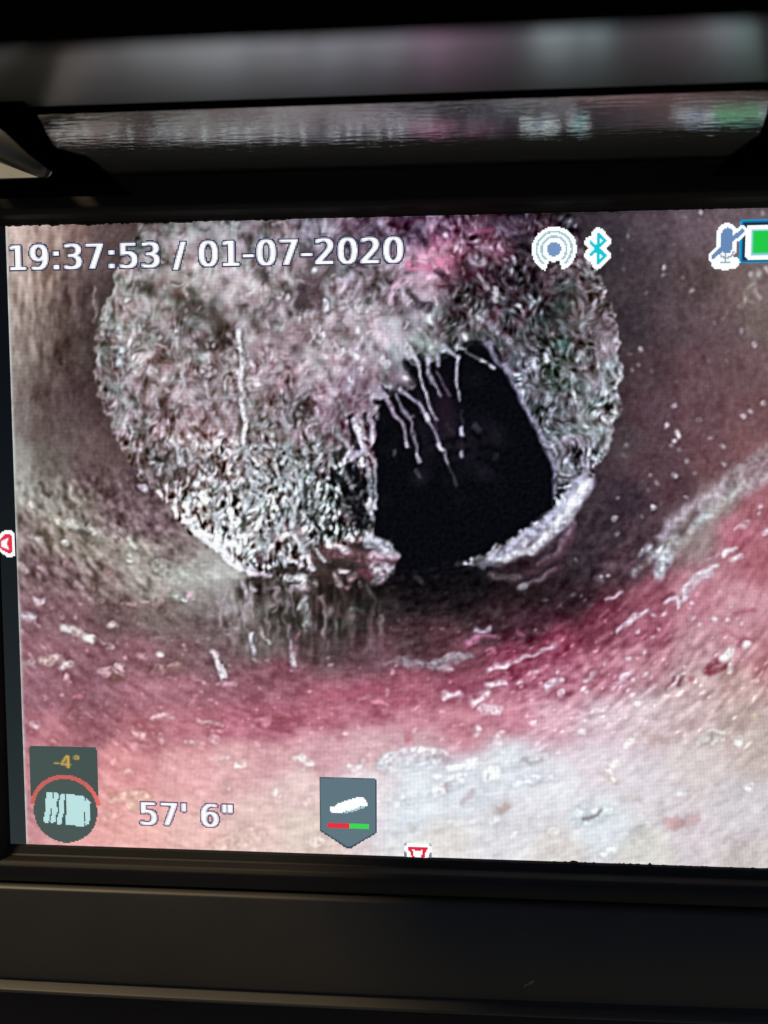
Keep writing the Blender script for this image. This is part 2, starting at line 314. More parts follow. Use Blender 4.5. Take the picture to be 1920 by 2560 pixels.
GRAIN = .8
# --- pale seam climbing the right wall
for pts, w, c, al in [([(1400,1215),(1470,1130),(1560,1060),(1675,985)],(14,34),(150,146,146),.55),([(1410,1205),(1500,1120),(1600,1060),(1680,1020)],(8,14),(176,184,186),.5),([(1440,1130),(1530,1075),(1640,985)],(6,8),(160,152,160),.6)]:
    stroke(pts, w, c, al, 26, 2)
for pts, w, c, al in [([(1050,330),(1180,190),(1330,90),(1500,0)],(10,22),(140,130,128),.6),([(1050,310),(1160,200),(1240,140),(1400,60)],(8,6),(168,158,170),.9),([(1060,400),(1200,310),(1300,220),(1520,20)],(16,8),(160,166,160),.75),([(1150,310),(1230,210),(1250,190)],(7,6),(72,50,52),.9),
  ([(1240,260),(1290,210),(1330,200)],(9,8),(178,190,194),.9),([(1330,240),(1420,130),(1530,10)],(5,5),(176,172,164),.8),([(1200,330),(1400,180),(1480,120)],(6,6),(150,130,126),.7),([(1290,120),(1400,20)],(4,4),(170,160,160),.8),
  ([(1000,430),(1060,440),(1030,540)],(12,12),(184,196,200),.95),([(1100,430),(1040,540)],(10,12),(190,205,208),.9),([(880,540),(910,500)],(6,6),(160,170,172),.9),([(930,420),(970,380)],(8,7),(190,190,205),1),([(900,480),(960,440)],(7,9),(70,52,60),.8),
  ([(1020,330),(1080,270),(1120,260)],(5,6),(178,168,186),.9),([(700,540),(720,500),(780,490)],(5,4),(120,100,112),.9),([(850,520),(870,470),(900,460)],(5,4),(118,92,112),.9),([(690,570),(700,590)],5,(150,130,146),.9)]:
    stroke(a5(pts), tuple(v*.9 for v in w) if not np.isscalar(w) else w, c, al*.9, 13, 2.0)
for x, y, r, an, s in [(980,390,8,-40,2),(1030,400,9,-50,2.2),(935,395,6,-40,1.6),(920,430,7,-60,1.8),(735,545,6,0,1.2),(700,560,6,60,1.4),(1050,510,10,-70,2)]:
    (bx, by), = a5([(x, y)]); blob(bx, by, r*.42, (244,250,255), 1, an, s, .2)
# --- streaks and pebbles of the floor, right
for pts, w, c, al in [([(1165,690),(1180,610),(1240,560),(1300,530),(1360,490)],(8,6),(240,246,252),1),([(1180,680),(1230,600),(1330,530)],(14,10),(200,190,200),.7),([(785,870),(830,830),(890,790),(960,755)],(7,7),(238,240,248),1),([(200,1045),(280,1010),(350,985),(420,960)],(5,5),(225,225,232),1),
  ([(725,690),(810,645)],(5,6),(222,212,222),1),([(1060,690),(1110,650)],(8,7),(110,45,65),.9),([(1070,710),(1130,670),(1140,730)],(6,6),(235,238,246),1),([(1410,430),(1470,385)],(8,8),(240,240,246),1),([(1450,470),(1500,430)],(7,7),(240,240,246),1),([(1480,400),(1545,350)],(5,5),(150,70,85),.8),
  ([(1470,290),(1540,240)],(6,6),(210,185,190),.9),([(1310,460),(1370,420)],(5,5),(190,150,160),.8),([(1300,1110),(1370,1040)],(12,12),(128,50,66),.95),([(1320,1120),(1420,1070)],(7,9),(120,45,58),.9),([(1400,1020),(1440,995)],(17,17),(246,248,246),1),([(1440,1060),(1432,1100)],(8,7),(240,240,235),1),([(1525,955),(1535,945)],10,(246,246,248),1),([(1495,960),(1510,925),(1555,930)],(5,5),(130,55,75),.85),
  ([(1090,1190),(1120,1160),(1170,1110)],(7,6),(240,240,245),1),([(1075,1190),(1110,1150)],(6,5),(110,45,60),.9),([(1150,1170),(1170,1140)],(8,8),(120,50,62),.9),([(1215,1150),(1225,1145)],6,(150,80,90),.9),([(1480,780),(1580,745)],(8,10),(150,70,90),.7),([(820,1140),(870,1110)],(7,7),(246,240,250),1),([(765,1200),(830,1150)],(6,5),(225,190,205),.9),([(380,1190),(470,1150)],(14,10),(232,225,236),.9),
  ([(1400,880),(1540,920)],(5,5),(160,80,95),.6),([(620,1160),(660,1110)],(8,6),(228,200,215),.9),([(220,880),(240,900)],(6,6),(150,80,105),.9)]:
    stroke(a5(pts), tuple(v*.6 for v in w) if not np.isscalar(w) else w*.6, c, al, 5, 1.8, .06)
for x, y, r in [(1220,790,9),(1265,835,8),(1345,800,10),(1430,805,7),(1230,715,7),(1060,770,6),(910,870,7),(1030,860,6),(860,1030,8),(945,1000,7),(720,1060,7),(615,1155,7),(640,1110,7),(130,1075,10),(60,1170,9),(110,1180,9),(230,1165,6),(475,1150,7),(470,1230,12),(1000,780,6),(1450,725,6),(1500,820,7),(880,1150,8),(955,1110,8),(40,1230,12),(330,1105,6),(440,1105,6),(990,910,5),(615,1225,8),(1620,150,7),(1610,190,6),(1655,300,14)]:
    (bx, by), = a5([(x, y)]); blob(bx, by, r*.4, (246,240,248), .95, -25, 1.5, .08)
# mirror image of the mass in the still water
Mi_ = np.linalg.inv(HM)
_p = Mi_ @ np.array([650/KD, 1248/KD, 1.0]); v0 = _p[1]/_p[2]
mir = bil(IMG.copy(), np.clip(gx+1.5*JX*.4, 0, NX-2), np.clip(2*v0-gy+JX*.5, 0, NY-2))
mir = np.stack([blur2(mir[..., k], .6, 2.2) for k in range(3)], -1)
ma = sstep(430, 540, DX)*sstep(850, 800, DX)*sstep(1246, 1256, DY)*sstep(1480, 1270, DY)
mir = mir + (16*nrm(blur2(white(), 1.0, 7)))[..., None]
IMG += (np.clip(mir*np.array([.66, .62, .60]), 14, 255)-IMG)*(.84*ma)[..., None]
# --- white crystals at the water's end and dark pool with reflections
for pts, w, c, al in [([(930,745),(1000,735),(1070,730),(1130,745),(1200,755)],(6,9),(140,128,132),.85),([(1060,740),(1150,760),(1250,750),(1300,720),(1400,705)],(7,11),(150,145,150),.85),([(1200,740),(1330,690),(1400,700)],(6,8),(165,168,172),.85),([(1240,770),(1310,760)],(5,5),(190,190,195),.9),([(1390,640),(1470,600),(1540,600)],(8,5),(190,120,150),.85),([(1440,580),(1500,560)],(6,6),(200,190,205),.9),([(1500,700),(1530,690),(1520,660),(1490,670)],(4,4),(196,120,145),.9),([(1500,775),(1600,740)],(9,8),(235,225,232),.9),
   ([(880,330),(905,420),(900,480)],(6,5),(86,84,84),.8),([(930,490),(945,540),(940,600)],(5,4),(120,108,110),.85),([(890,520),(930,620),(950,740)],(12,14),(118,80,88),.5),([(780,470),(830,460)],(9,9),(84,98,90),.85),([(780,480),(775,570),(790,660)],(5,5),(104,86,86),.7),([(790,430),(870,440),(880,520),(820,530)],(12,14),(32,30,29),.75),
   ([(260,310),(340,300),(420,260),(540,260)],(10,12),(44,36,34),.9),([(360,490),(440,470),(430,530),(500,500),(540,540)],(14,13),(40,40,32),.9),([(420,380),(450,370)],(6,6),(110,98,98),.8),([(440,290),(560,300)],(4,8),(48,42,38),.8)]:
    stroke(a3(pts), tuple(v*.75 for v in w), c, al, 6, 2.4)
for pts, w, c, al in [([(470,300),(540,300),(530,350),(490,350)],(9,9),(245,250,252),1),([(470,370),(560,350)],(7,7),(190,170,182),.9),([(515,450),(530,420),(550,400)],(6,5),(205,215,212),1),([(550,440),(560,500),(545,540)],(7,6),(170,180,178),.95),([(265,590),(270,640),(280,690)],(6,4),(232,236,246),1),([(320,580),(360,640)],(5,6),(185,185,180),1),([(460,550),(470,640),(485,740)],(5,7),(185,160,172),.9),([(485,700),(488,745)],7,(215,210,212),1),([(500,570),(500,700)],(7,7),(150,110,122),.6),([(60,690),(100,720),(115,810)],(5,6),(222,215,218),1),([(105,750),(112,800)],6,(250,248,250),1),
   ([(220,320),(240,390)],(8,6),(205,195,205),1),([(275,350),(290,360)],7,(200,190,195),.9),([(340,360),(390,350),(380,400)],(6,6),(130,115,118),.9),([(570,320),(600,325)],8,(140,130,128),.9),([(250,270),(360,290)],(8,7),(200,190,205),1),([(130,190),(180,220),(250,260)],(11,9),(240,245,248),1),([(0,60),(60,110),(130,180)],(12,12),(236,244,242),1)]:
    stroke(a3(pts), tuple(v*.72 for v in w) if not np.isscalar(w) else w*.72, c, al, 5, 1.6, .15)
for _ in range(30):
    bx = 470+rs.rand()*225; y0 = 1252+rs.rand()*70; L = 18+rs.rand()*75
    v = 120+rs.rand()*105
    if rs.rand() < .66: stroke([(bx, y0), (bx+rs.randn()*3, y0+L*.5), (bx+rs.randn()*4, y0+L)], (2.6, 1.6), (v, v*.93, v*.95), .62, 5, 2.6)
    else: stroke([(bx, y0), (bx+rs.randn()*4, y0+L)], (4, 3), (34, 30, 29), .7, 7, 2.6)
for bx, y0, y1 in [(800,1255,1400),(822,1300,1420),(760,1300,1390),(735,1260,1330)]:
    stroke([(bx, y0), (bx+4, (y0+y1)/2), (bx, y1)], (5, 4), (112, 96, 98), .5, 9, 2)
IMG *= (1-.5*np.exp(-((DX-1010)/200)**2-((DY-1272)/48)**2)*(1-ah))[..., None]
# the rounded pale stone standing in the water and its twin below
for pts, w, c, al in [([(600,190),(700,170),(790,180),(880,210)],(16,22),(122,84,92),.75),([(890,110),(960,130),(1000,190)],(22,14),(182,188,196),1),([(900,190),(1010,190)],(16,10),(196,180,190),.95),([(890,215),(1010,212)],(8,8),(128,74,88),.85),([(900,250),(985,255)],(20,14),(186,178,186),.95),([(920,310),(960,300)],(12,8),(170,160,170),.9),([(840,270),(880,290)],(12,10),(100,55,68),.85),([(690,110),(740,150),(760,160)],(8,8),(226,226,228),1),([(740,265),(765,270)],8,(225,212,216),1),([(700,290),(720,330)],(9,8),(170,150,150),.9),([(780,310),(810,280)],(7,6),(170,140,148),.9),([(600,260),(660,310)],(20,16),(74,56,56),.7),
   ([(750,340),(770,345)],6,(165,125,135),.9),([(820,330),(830,350)],6,(150,120,126),.9),([(1135,300),(1150,315)],7,(74,66,68),.8),([(1390,235),(1500,225),(1560,230)],(3,10),(96,90,100),.9),([(1500,290),(1650,300)],(7,12),(96,84,90),.8)]:
    stroke(a3(pts), tuple(v*.75 for v in w) if not np.isscalar(w) else w*.75, c, al, 6, 2.0)
# --- single strands and lumps in the root mass
for pts, w, c, al in [([(1560,0),(1590,130),(1580,260),(1600,400)],(5,5),(240,246,250),1),([(1540,-440),(1560,-330),(1570,-180),(1560,0)],(5,4),(236,238,240),1),([(1600,400),(1640,560),(1600,700)],(5,4),(220,230,232),.9)]:
    stroke(crop(0, 1000, .3858)(pts), w, c, al, 4, 1, .3)
for pts, w, c, al in [([(120,390),(150,490),(210,560)],(5,4),(225,235,235),1),([(250,440),(320,640)],(7,9),(220,232,234),.95),([(270,640),(230,820)],(8,6),(235,242,244),1),([(230,860),(300,960),(370,1100)],(6,8),(228,232,238),1),([(0,830),(60,740)],(6,6),(235,245,245),1),([(320,560),(330,660),(280,700)],(8,5),(30,32,30),.8),([(500,490),(560,560)],(7,6),(24,24,26),.9),([(560,330),(500,360)],(9,7),(28,30,30),.85),([(350,930),(400,1000)],(10,14),(60,50,48),.7)]:
    stroke(a8(pts), tuple(v*.7 for v in w), c, al, 4, 1.2, .2)
for pts, w, c, al in [([(90,520),(95,600),(110,690),(95,730)],(3,4),(158,146,140),.9),([(165,650),(145,740),(135,820)],(4,5),(190,192,186),.9),([(250,780),(255,820)],8,(205,215,214),1),([(260,920),(268,1010)],(9,9),(190,205,208),1),([(1030,1060),(1050,1150),(1070,1220)],(6,4),(225,222,222),1),([(1130,660),(1150,800)],(4,4),(80,62,62),.8),([(1190,420),(1190,500)],(5,4),(54,46,46),.8),([(1440,520),(1430,640)],(13,13),(62,48,56),.8),([(1520,490),(1530,600)],(26,26),(96,76,84),.6),([(1210,530),(1190,600)],(12,12),(176,166,158),.8),([(680,450),(700,580)],(8,8),(190,180,170),.6),
   ([(720,640),(860,700),(920,820)],(14,18),(74,62,56),.55),([(770,900),(900,880)],(14,12),(78,62,60),.5),([(1590,600),(1580,660)],(6,5),(205,205,210),1),([(1490,880),(1540,790)],(5,5),(205,200,205),.95),([(960,830),(1010,870)],(8,6),(190,180,182),.8),([(870,480),(820,560)],(26,20),(182,172,165),.45),([(960,500),(1040,560)],(24,22),(186,170,166),.45),([(480,600),(560,720)],(12,14),(190,180,170),.4)]:
    stroke(a6(pts), tuple(v*.8 for v in w) if not np.isscalar(w) else w*.8, c, al, 5, 1.6, .1)
for x, y, r in [(360,1065,6),(1340,580,6),(1580,815,8),(1115,1005,7),(1300,555,6),(735,895,6),(860,890,5),(1520,400,8),(790,1055,6),(300,600,7),(1590,610,7)]:
    (bx, by), = a6([(x, y)]); blob(bx, by, r*.62, (232,236,240), .9, 60, 1.3, .08)
c4 = crop(640, 500, .3858)
for pts, w, c, al in [([(870,660),(890,570),(960,520),(1060,510),(1160,500)],(9,12),(188,160,178),.85),([(1000,430),(1100,430),(1250,400)],(15,14),(186,110,138),.8),([(1090,230),(1140,160)],(12,10),(190,155,178),.8),([(1390,390),(1430,420),(1480,400)],(6,5),(170,172,180),.95),([(1370,300),(1390,380)],(5,5),(150,110,130),.8),([(1450,490),(1500,580)],(7,6),(165,165,172),.95),([(1550,580),(1555,640)],(8,7),(225,235,235),1),([(1440,730),(1455,760)],9,(190,195,200),1),([(1180,470),(1240,510)],(12,14),(50,28,42),.8),([(1060,680),(1120,700)],(14,14),(42,34,44),.8),([(990,590),(1030,640)],(12,12),(44,34,42),.7),([(1500,640),(1530,720)],(9,8),(28,24,36),.8),([(1210,320),(1180,380)],(9,6),(190,150,170),.8),([(1060,200),(1100,290)],(10,10),(34,22,40),.7),([(1390,200),(1530,200)],(9,9),(150,80,115),.7),([(730,700),(760,800),(850,900)],(15,22),(200,190,198),.5),([(960,960),(1000,1010)],(9,7),(180,180,190),.8)]:
    stroke(c4(pts), tuple(v*.75 for v in w) if not np.isscalar(w) else w*.75, c, al, 5, 1.8)
for x, y, r in [(655,845,9),(440,865,7),(455,665,8),(455,690,8),(560,980,9),(1355,880,9),(815,1040,9),(850,1060,9),(680,1100,8),(970,1150,9),(1300,310,8),(1230,230,6),(205,630,6),(630,1175,8),(640,1010,11),(380,460,8),(600,1160,6)]:
    (bx, by), = c4([(x, y)]); blob(bx, by, r*.6, (238,242,248), .9, 70, 1.35, .08)
for _ in range(150):
    t_ = rs.rand(); bx = 330+rs.rand()*360; by = 960+rs.rand()*260
    if by < 900+(690-bx)*-.1 or by > 1020+(bx-330)*.85: continue
    L = 5+rs.rand()*13; an = 90+rs.randn()*38
    dx, dy = math.cos(math.radians(an))*L, math.sin(math.radians(an))*L
    if rs.rand() < .62: stroke([(bx-dx, by-dy), (bx, by+rs.randn()*2), (bx+dx, by+dy)], (2.6, 3.4), (226, 238, 240), .85, 4, 1.6, .22)
    else: stroke([(bx-dx, by-dy), (bx+dx, by+dy)], (2.2, 2.6), (46, 44, 44), .7, 4, 1.6)
# light and dark knots scattered over the whole mass
for _ in range(430):
    bx = 215+rs.rand()*1120; by = 470+rs.rand()*680
    if not -1 < 0: continue
    j = int(np.clip((bx/KD-16)/3.35, 0, 639)); i = int(np.clip((by/KD-545)/3.35, 0, 479))
    if sd_m[i, j] > -10 or sd_h[i, j] < 12: continue
    cc = massc[i, j]; L = 3+rs.rand()*8; an = rs.rand()*180 if bx < 900 else 55+rs.randn()*25
    dx, dy = math.cos(math.radians(an))*L, math.sin(math.radians(an))*L
    if rs.rand() < .6: stroke([(bx-dx, by-dy), (bx+dx, by+dy)], (2.2, 3.0), np.minimum(cc*1.35+26, 245), .8, 4, 1.8, .16)
    else: stroke([(bx-dx, by-dy), (bx+dx, by+dy)], (2.2, 2.8), cc*.45, .65, 4, 1.8)
# --- wall flecks, right upper
c7 = a7
for x, y, r, v in [(1225,80,11,215),(1125,110,12,130),(750,235,10,140),(1050,275,9,120),(715,320,9,125),(730,445,11,130),(985,435,12,220),(990,485,9,140),(880,600,10,140),(1110,500,9,130),(1165,585,13,165),(1315,795,11,135),(825,965,13,235),(1565,935,14,225),(825,1060,11,135),(910,1110,9,120),(780,1100,10,150),(1485,850,10,150),(1390,1045,10,125),(760,1000,9,110),(1545,480,12,175),(410,180,8,200),(1435,665,9,120),(1630,80,14,150),(1060,1180,8,110),(1280,1050,8,118)]:
    (bx, by), = c7([(x, y)]); blob(bx, by, r*.3, (v, v*.97, v), .95, 70, 1.4, .2 if v > 200 else .05)
for pts, w, c, al in [([(1590,440),(1560,520),(1500,660),(1480,690)],(6,8),(142,138,122),.8),([(1560,550),(1600,620)],(6,6),(168,160,158),.8),([(1600,470),(1610,510)],(8,8),(160,165,160),.8),([(1640,440),(1659,470)],(6,6),(190,195,190),.9),([(1520,640),(1560,670)],(6,6),(130,120,110),.8),([(1410,690),(1380,760)],(5,5),(118,104,98),.7)]:
    stroke(c7(pts), tuple(v*.75 for v in w), c, al, 6, 2)
c8 = crop(1280, 1000, .3858)
for x, y, r, v in [(1055,40,11,215),(1005,160,13,235),(1070,220,16,248),(1050,260,13,248),(1035,300,9,160),(1085,320,9,140),(1210,125,10,160),(1290,240,11,150),(1365,300,11,185),(1370,405,11,180),(1500,115,13,235),(1545,80,12,200),(1130,390,13,150),(740,300,11,130),(740,360,9,120),(895,495,10,160),(1050,495,13,235),(945,540,12,140),(890,585,11,130),(1185,480,10,140),(690,635,10,135),(665,765,11,225),(910,695,14,248),(1125,630,11,160),(1630,15,12,200),(850,765,9,120),(510,590,8,110),(675,880,10,115),(415,1045,10,110)]:
    (bx, by), = c8([(x, y)]); blob(bx, by, r*.34, (v, v*.97, v), .95, 60, 1.35, .2 if v > 200 else .05)
# --- left wall and floor
for pts, w, c, al in [([(190,150),(220,210)],(9,8),(190,180,172),.9),([(450,70),(480,110),(520,155)],(6,6),(176,170,160),.9),([(250,20),(320,90)],(6,8),(66,52,44),.8),([(350,240),(420,290),(500,290)],(9,10),(186,188,170),.85),([(470,280),(520,310)],(10,9),(205,205,195),.9),([(570,310),(640,370)],(10,9),(186,186,176),.85),([(510,330),(640,410)],(7,8),(76,68,54),.75),([(200,350),(260,390)],(6,7),(205,198,188),.95),([(230,340),(300,380)],(6,6),(70,58,50),.7),([(720,280),(800,340)],(8,8),(172,160,156),.85),([(740,360),(800,410)],(6,6),(205,185,180),.9),([(840,390),(870,430)],(9,8),(198,205,190),.85),
   ([(600,400),(850,500),(1000,560)],(14,18),(166,160,142),.4),([(1040,560),(1200,640)],(24,26),(182,192,176),.5),([(1200,270),(1300,350),(1460,440)],(10,12),(244,250,248),1),([(1460,490),(1540,560),(1620,600)],(12,10),(242,240,246),1),([(800,790),(900,800),(1040,790)],(6,6),(172,142,138),.9),([(1130,740),(1200,775)],(8,8),(176,190,176),.9),([(1180,770),(1200,775)],8,(222,235,225),1),([(1215,745),(1250,765)],(8,8),(198,175,185),.9),([(400,960),(470,970),(540,1010),(620,1050)],(9,9),(206,192,184),1),([(410,965),(450,970)],8,(232,232,228),1),([(560,1020),(610,1045)],8,(232,228,222),1),([(650,1040),(720,1090)],(7,6),(196,170,172),.95),([(630,1020),(660,1060)],(5,5),(80,48,50),.8),
   ([(160,880),(210,885)],(11,11),(222,222,226),1),([(180,910),(220,915)],(7,7),(180,140,145),.9),([(240,780),(260,790)],9,(222,205,210),1),([(250,570),(300,605)],(8,7),(160,130,138),.8),([(110,540),(170,590)],(7,8),(185,175,170),.9),([(710,935),(745,945)],7,(205,188,190),1),([(390,870),(400,890)],9,(150,112,118),.8),([(140,1180),(220,1190)],(9,8),(198,178,172),.9),([(280,1170),(370,1160)],(12,11),(205,182,172),.9),([(410,1200),(470,1195)],(9,9),(226,215,212),.95),([(1020,1130),(1040,1125)],8,(225,218,215),1),([(770,1210),(790,1215)],9,(206,170,172),.95),([(900,1145),(940,1145)],7,(196,150,152),.9),([(1010,1215),(1090,1215),(1150,1200)],(7,8),(196,160,148),.9),([(1100,1210),(1140,1205)],(9,9),(186,150,138),.8)]:
    stroke(a4(pts), tuple(v*.78 for v in w) if not np.isscalar(w) else w*.78, c, al, 5, 2.0, .1)
for pts, w, c, al in [([(415,410),(422,412)],10,(226,235,230),1),([(935,48),(938,50)],10,(245,245,252),1),([(900,40),(910,42)],8,(170,150,160),.9),([(840,500),(842,515)],9,(222,228,218),1),([(425,530),(430,535)],8,(176,140,132),.9),([(690,590),(700,595)],9,(178,140,126),.8),([(600,690),(605,700)],9,(152,120,116),.8),([(650,785),(655,790)],8,(160,130,126),.8),([(1040,850),(1050,850)],8,(120,90,88),.6)]:
    stroke(a4(pts), w*.75, c, al, 5, 1.2, .15)
for pts, w, c, al in [([(665,470),(720,460),(800,490)],(6,6),(205,170,172),.95),([(720,500),(800,505)],(10,10),(118,84,74),.8),([(770,430),(795,430)],7,(218,190,190),1),([(420,495),(435,505)],7,(212,172,176),.9),([(1000,765),(1050,755),(1120,745)],(5,6),(228,195,192),1),([(1285,785),(1340,790)],(5,5),(228,195,190),1),([(1360,800),(1420,800),(1460,820)],(5,4),(226,190,186),.95),([(870,865),(940,880)],(6,6),(226,180,176),.95),([(1035,860),(1045,920)],(5,5),(220,176,172),.9),([(1210,915),(1270,915)],(6,6),(226,196,188),.95),([(1440,1020),(1480,1025)],(7,7),(236,214,204),.9),([(1530,1080),(1580,1050)],(8,7),(232,218,208),.9),([(790,1115),(850,1115)],(7,7),(228,176,164),.85),([(730,1040),(740,1050)],7,(228,160,152),.8),
   ([(1370,330),(1420,370),(1440,480)],(6,7),(212,196,200),.95),([(1425,400),(1438,490)],7,(244,240,244),1),([(400,720),(420,760),(540,720)],(5,5),(170,118,122),.7),([(215,800),(240,810)],8,(222,196,196),.95),([(690,660),(700,670)],8,(190,130,136),.8),([(280,620),(295,630)],8,(186,130,138),.8),([(500,620),(515,625)],7,(190,120,128),.8),([(1240,680),(1270,620)],(5,5),(196,130,140),.7),([(1420,540),(1540,540)],(6,5),(200,160,166),.9),([(1250,500),(1300,505)],(7,7),(176,130,136),.8),([(730,1290),(850,1260),(930,1270),(870,1320)],(12,20),(218,186,160),.7),([(1430,1590),(1650,1530)],(22,26),(224,196,178),.5),([(360,930),(340,920)],(8,8),(214,158,150),.7),([(660,1420),(760,1390)],(9,9),(226,178,158),.5),([(1380,890),(1400,910)],(10,10),(226,184,184),.7),
   ([(1000,470),(1160,440)],(9,11),(176,130,124),.5),([(1470,1180),(1480,1230)],(8,8),(232,200,190),.6)]:
    stroke(a10(pts), tuple(v*.8 for v in w) if not np.isscalar(w) else w*.8, c, al, 5, 2.0, .08)
# --- floor, bottom middle and right
for pts, w, c, al in [([(810,1080),(860,1020),(960,980),(1080,965),(1200,985)],(10,12),(232,238,240),.85),([(830,1060),(1000,1050),(1150,1040)],(26,24),(206,222,226),.5),([(1120,1030),(1190,1000),(1260,1040)],(7,7),(170,150,150),.6),([(1260,1080),(1340,1080),(1430,1050)],(10,10),(240,246,248),.9),([(1160,1140),(1230,1160),(1330,1150)],(10,12),(236,240,242),.85),([(1160,1240),(1220,1220)],(14,12),(238,242,242),.85),([(1240,1200),(1245,1230)],(6,6),(160,140,140),.7),([(1540,1110),(1500,1150)],(20,14),(240,246,244),.9),([(1580,920),(1540,900),(1600,870)],(9,8),(228,214,214),.85),([(1350,1300),(1400,1260)],(8,10),(172,142,142),.6),([(1560,1370),(1620,1330)],(10,12),(160,130,116),.6),([(1530,1420),(1560,1400)],(14,14),(230,238,232),.7),
   ([(270,1030),(340,1050)],(12,12),(240,234,228),.9),([(620,1090),(680,1070)],(12,10),(236,230,228),.7),([(130,1240),(150,1250)],(12,12),(232,216,204),.8),([(320,1300),(360,1290)],(12,10),(228,206,196),.6),([(400,1560),(440,1540)],(20,16),(224,212,198),.6),([(985,890),(988,905)],(10,9),(205,100,112),.8),([(1425,830),(1430,850)],(9,9),(245,235,238),.9),([(1480,700),(1580,720)],(9,10),(238,222,226),.9),([(1400,670),(1500,610)],(12,10),(236,214,222),.9),([(1220,620),(1320,605)],(12,9),(244,224,232),.95),([(1240,590),(1340,580)],(5,6),(150,60,85),.7),([(870,680),(1000,665)],(8,8),(162,72,92),.6),([(680,630),(730,625)],(8,8),(218,150,162),.8),([(760,660),(840,670)],(6,6),(214,144,158),.8),([(20,780),(80,760),(60,820)],(7,7),(206,140,146),.7),([(130,770),(180,780)],(12,12),(150,70,82),.6),([(280,770),(300,770)],(11,11),(150,64,84),.6),([(130,490),(260,500)],(9,8),(116,62,76),.7),([(0,530),(100,530)],(6,6),(104,62,70),.7),([(400,640),(800,590)],(14,16),(164,76,94),.35),([(1500,545),(1600,540)],(10,10),(240,225,232),.9),([(800,1310),(990,1320)],(10,10),(218,228,230),.5),([(950,1280),(990,1330)],(12,10),(228,236,236),.5),([(1010,1470),(1030,1480)],(10,10),(178,170,150),.4)]:
    stroke(a11(pts), tuple(v*.75 for v in w) if not np.isscalar(w) else w*.75, c, al, 6, 2.6, .06)
for pts, w, c, al in [([(400,1420),(450,1370),(560,1345),(620,1360),(560,1420),(450,1450)],(8,8),(206,222,222),.9),([(470,1415),(520,1395),(560,1385)],(8,6),(104,98,98),.9),([(1030,1450),(1070,1440)],(20,17),(176,132,128),.75),([(1150,1440),(1195,1410)],(18,12),(186,152,146),.65),([(620,1080),(670,1060)],(14,13),(246,244,238),.95),([(630,1110),(660,1160)],(9,9),(240,238,226),.9),([(560,1120),(610,1150),(680,1190)],(6,6),(186,166,140),.5),([(20,1050),(150,1045),(230,1000)],(8,9),(222,230,232),.9),([(60,1050),(190,1045)],(6,6),(152,144,146),.8),([(20,1190),(120,1150),(230,1150)],(9,10),(218,228,236),.9),([(120,1200),(180,1180)],(6,6),(158,158,164),.7),([(300,980),(320,980)],9,(240,234,230),.9),([(1200,910),(1290,870),(1380,860)],(7,6),(218,224,210),.85),([(1230,920),(1300,890)],(5,5),(148,140,126),.7),([(1290,920),(1370,900)],(5,5),(214,220,206),.85),([(1460,925),(1480,915)],11,(236,238,226),.95),
   ([(740,920),(760,915)],12,(244,240,228),.9),([(800,890),(820,885)],9,(236,224,220),.85),([(440,850),(470,850)],9,(246,238,234),.9),([(860,880),(980,900)],(9,12),(186,150,136),.5),([(580,720),(620,690)],(11,9),(238,220,228),.9),([(450,740),(540,710)],(8,9),(236,220,226),.9),([(440,750),(500,700)],(5,5),(180,110,128),.6),([(1530,1220),(1550,1200)],10,(226,228,226),.85),([(600,1630),(660,1610)],(14,12),(218,226,222),.8),([(20,1520),(45,1505)],10,(240,236,228),.8),([(260,1495),(270,1500)],10,(228,232,226),.8),([(840,1480),(880,1450)],(12,12),(218,230,228),.6),([(790,1500),(830,1490)],(9,9),(170,172,172),.5),([(970,1400),(990,1380)],9,(176,178,174),.6),([(1430,1580),(1560,1520)],(16,16),(182,164,172),.5),([(1500,720),(1590,760)],(12,14),(204,180,150),.4),([(780,780),(850,770),(860,830)],(7,7),(224,204,206),.6),([(720,1290),(800,1280)],(9,9),(190,176,158),.5),([(1080,1250),(1110,1240)],(12,11),(214,222,222),.5)]:
    stroke(a9(pts), tuple(v*.75 for v in w) if not np.isscalar(w) else w*.75, c, al, 6, 2.4, .05)
# the camera head's own sharpening
IMG = np.stack([np.clip(blur(IMG[..., k], .55), 0, 255) for k in range(3)], -1)
lum = IMG.mean(-1)
IMG += (np.clip((.38+.22*am)*(lum-blur(lum, 1.5)), -40, 60))[..., None]
# a bright sliver where the video meets the display's left margin
edge = np.exp(-(gx/1.6)**2)
IMG += (np.array([186, 196, 184.])-IMG)*(edge*(.75+.18*np.sin(gy*.09+2*soft[:, :1])))[..., None]
IMG += (fine*1.2 + 6*sstep(1560, 1680, DY))[..., None]
# the display's cool white balance
l_ = IMG.mean(-1)
IMG += (sstep(52, 150, l_)*(1-.3*sstep(185, 245, l_)))[..., None]*np.array([15, 12.5, 19.])
IMG = np.clip(IMG, 4, 252)
def lin(c):
    c = np.asarray(c, float)/255.0
    return np.where(c <= .04045, c/12.92, ((c+.055)/1.055)**2.4)
VIDEO = lin(IMG)
# ---------------------------------------------------------------- helpers
def tag(o, label=None, cat=None, kind=None, group=None):
    for k, v in (('label', label), ('category', cat), ('kind', kind), ('group', group)):
        if v: o[k] = v
    return o

def link(name, verts, faces, mat, parent=None, smooth=False):
    me = bpy.data.meshes.new(name); me.from_pydata([tuple(v) for v in verts], [], [tuple(f) for f in faces])
    me.validate(); me.update()
    bm = bmesh.new(); bm.from_mesh(me); bmesh.ops.recalc_face_normals(bm, faces=bm.faces); bm.to_mesh(me); bm.free()
    if smooth: me.polygons.foreach_set('use_smooth', [True]*len(me.polygons))
    o = bpy.data.objects.new(name, me); COL.objects.link(o); o.parent = parent
    if mat: me.materials.append(mat)
    return o

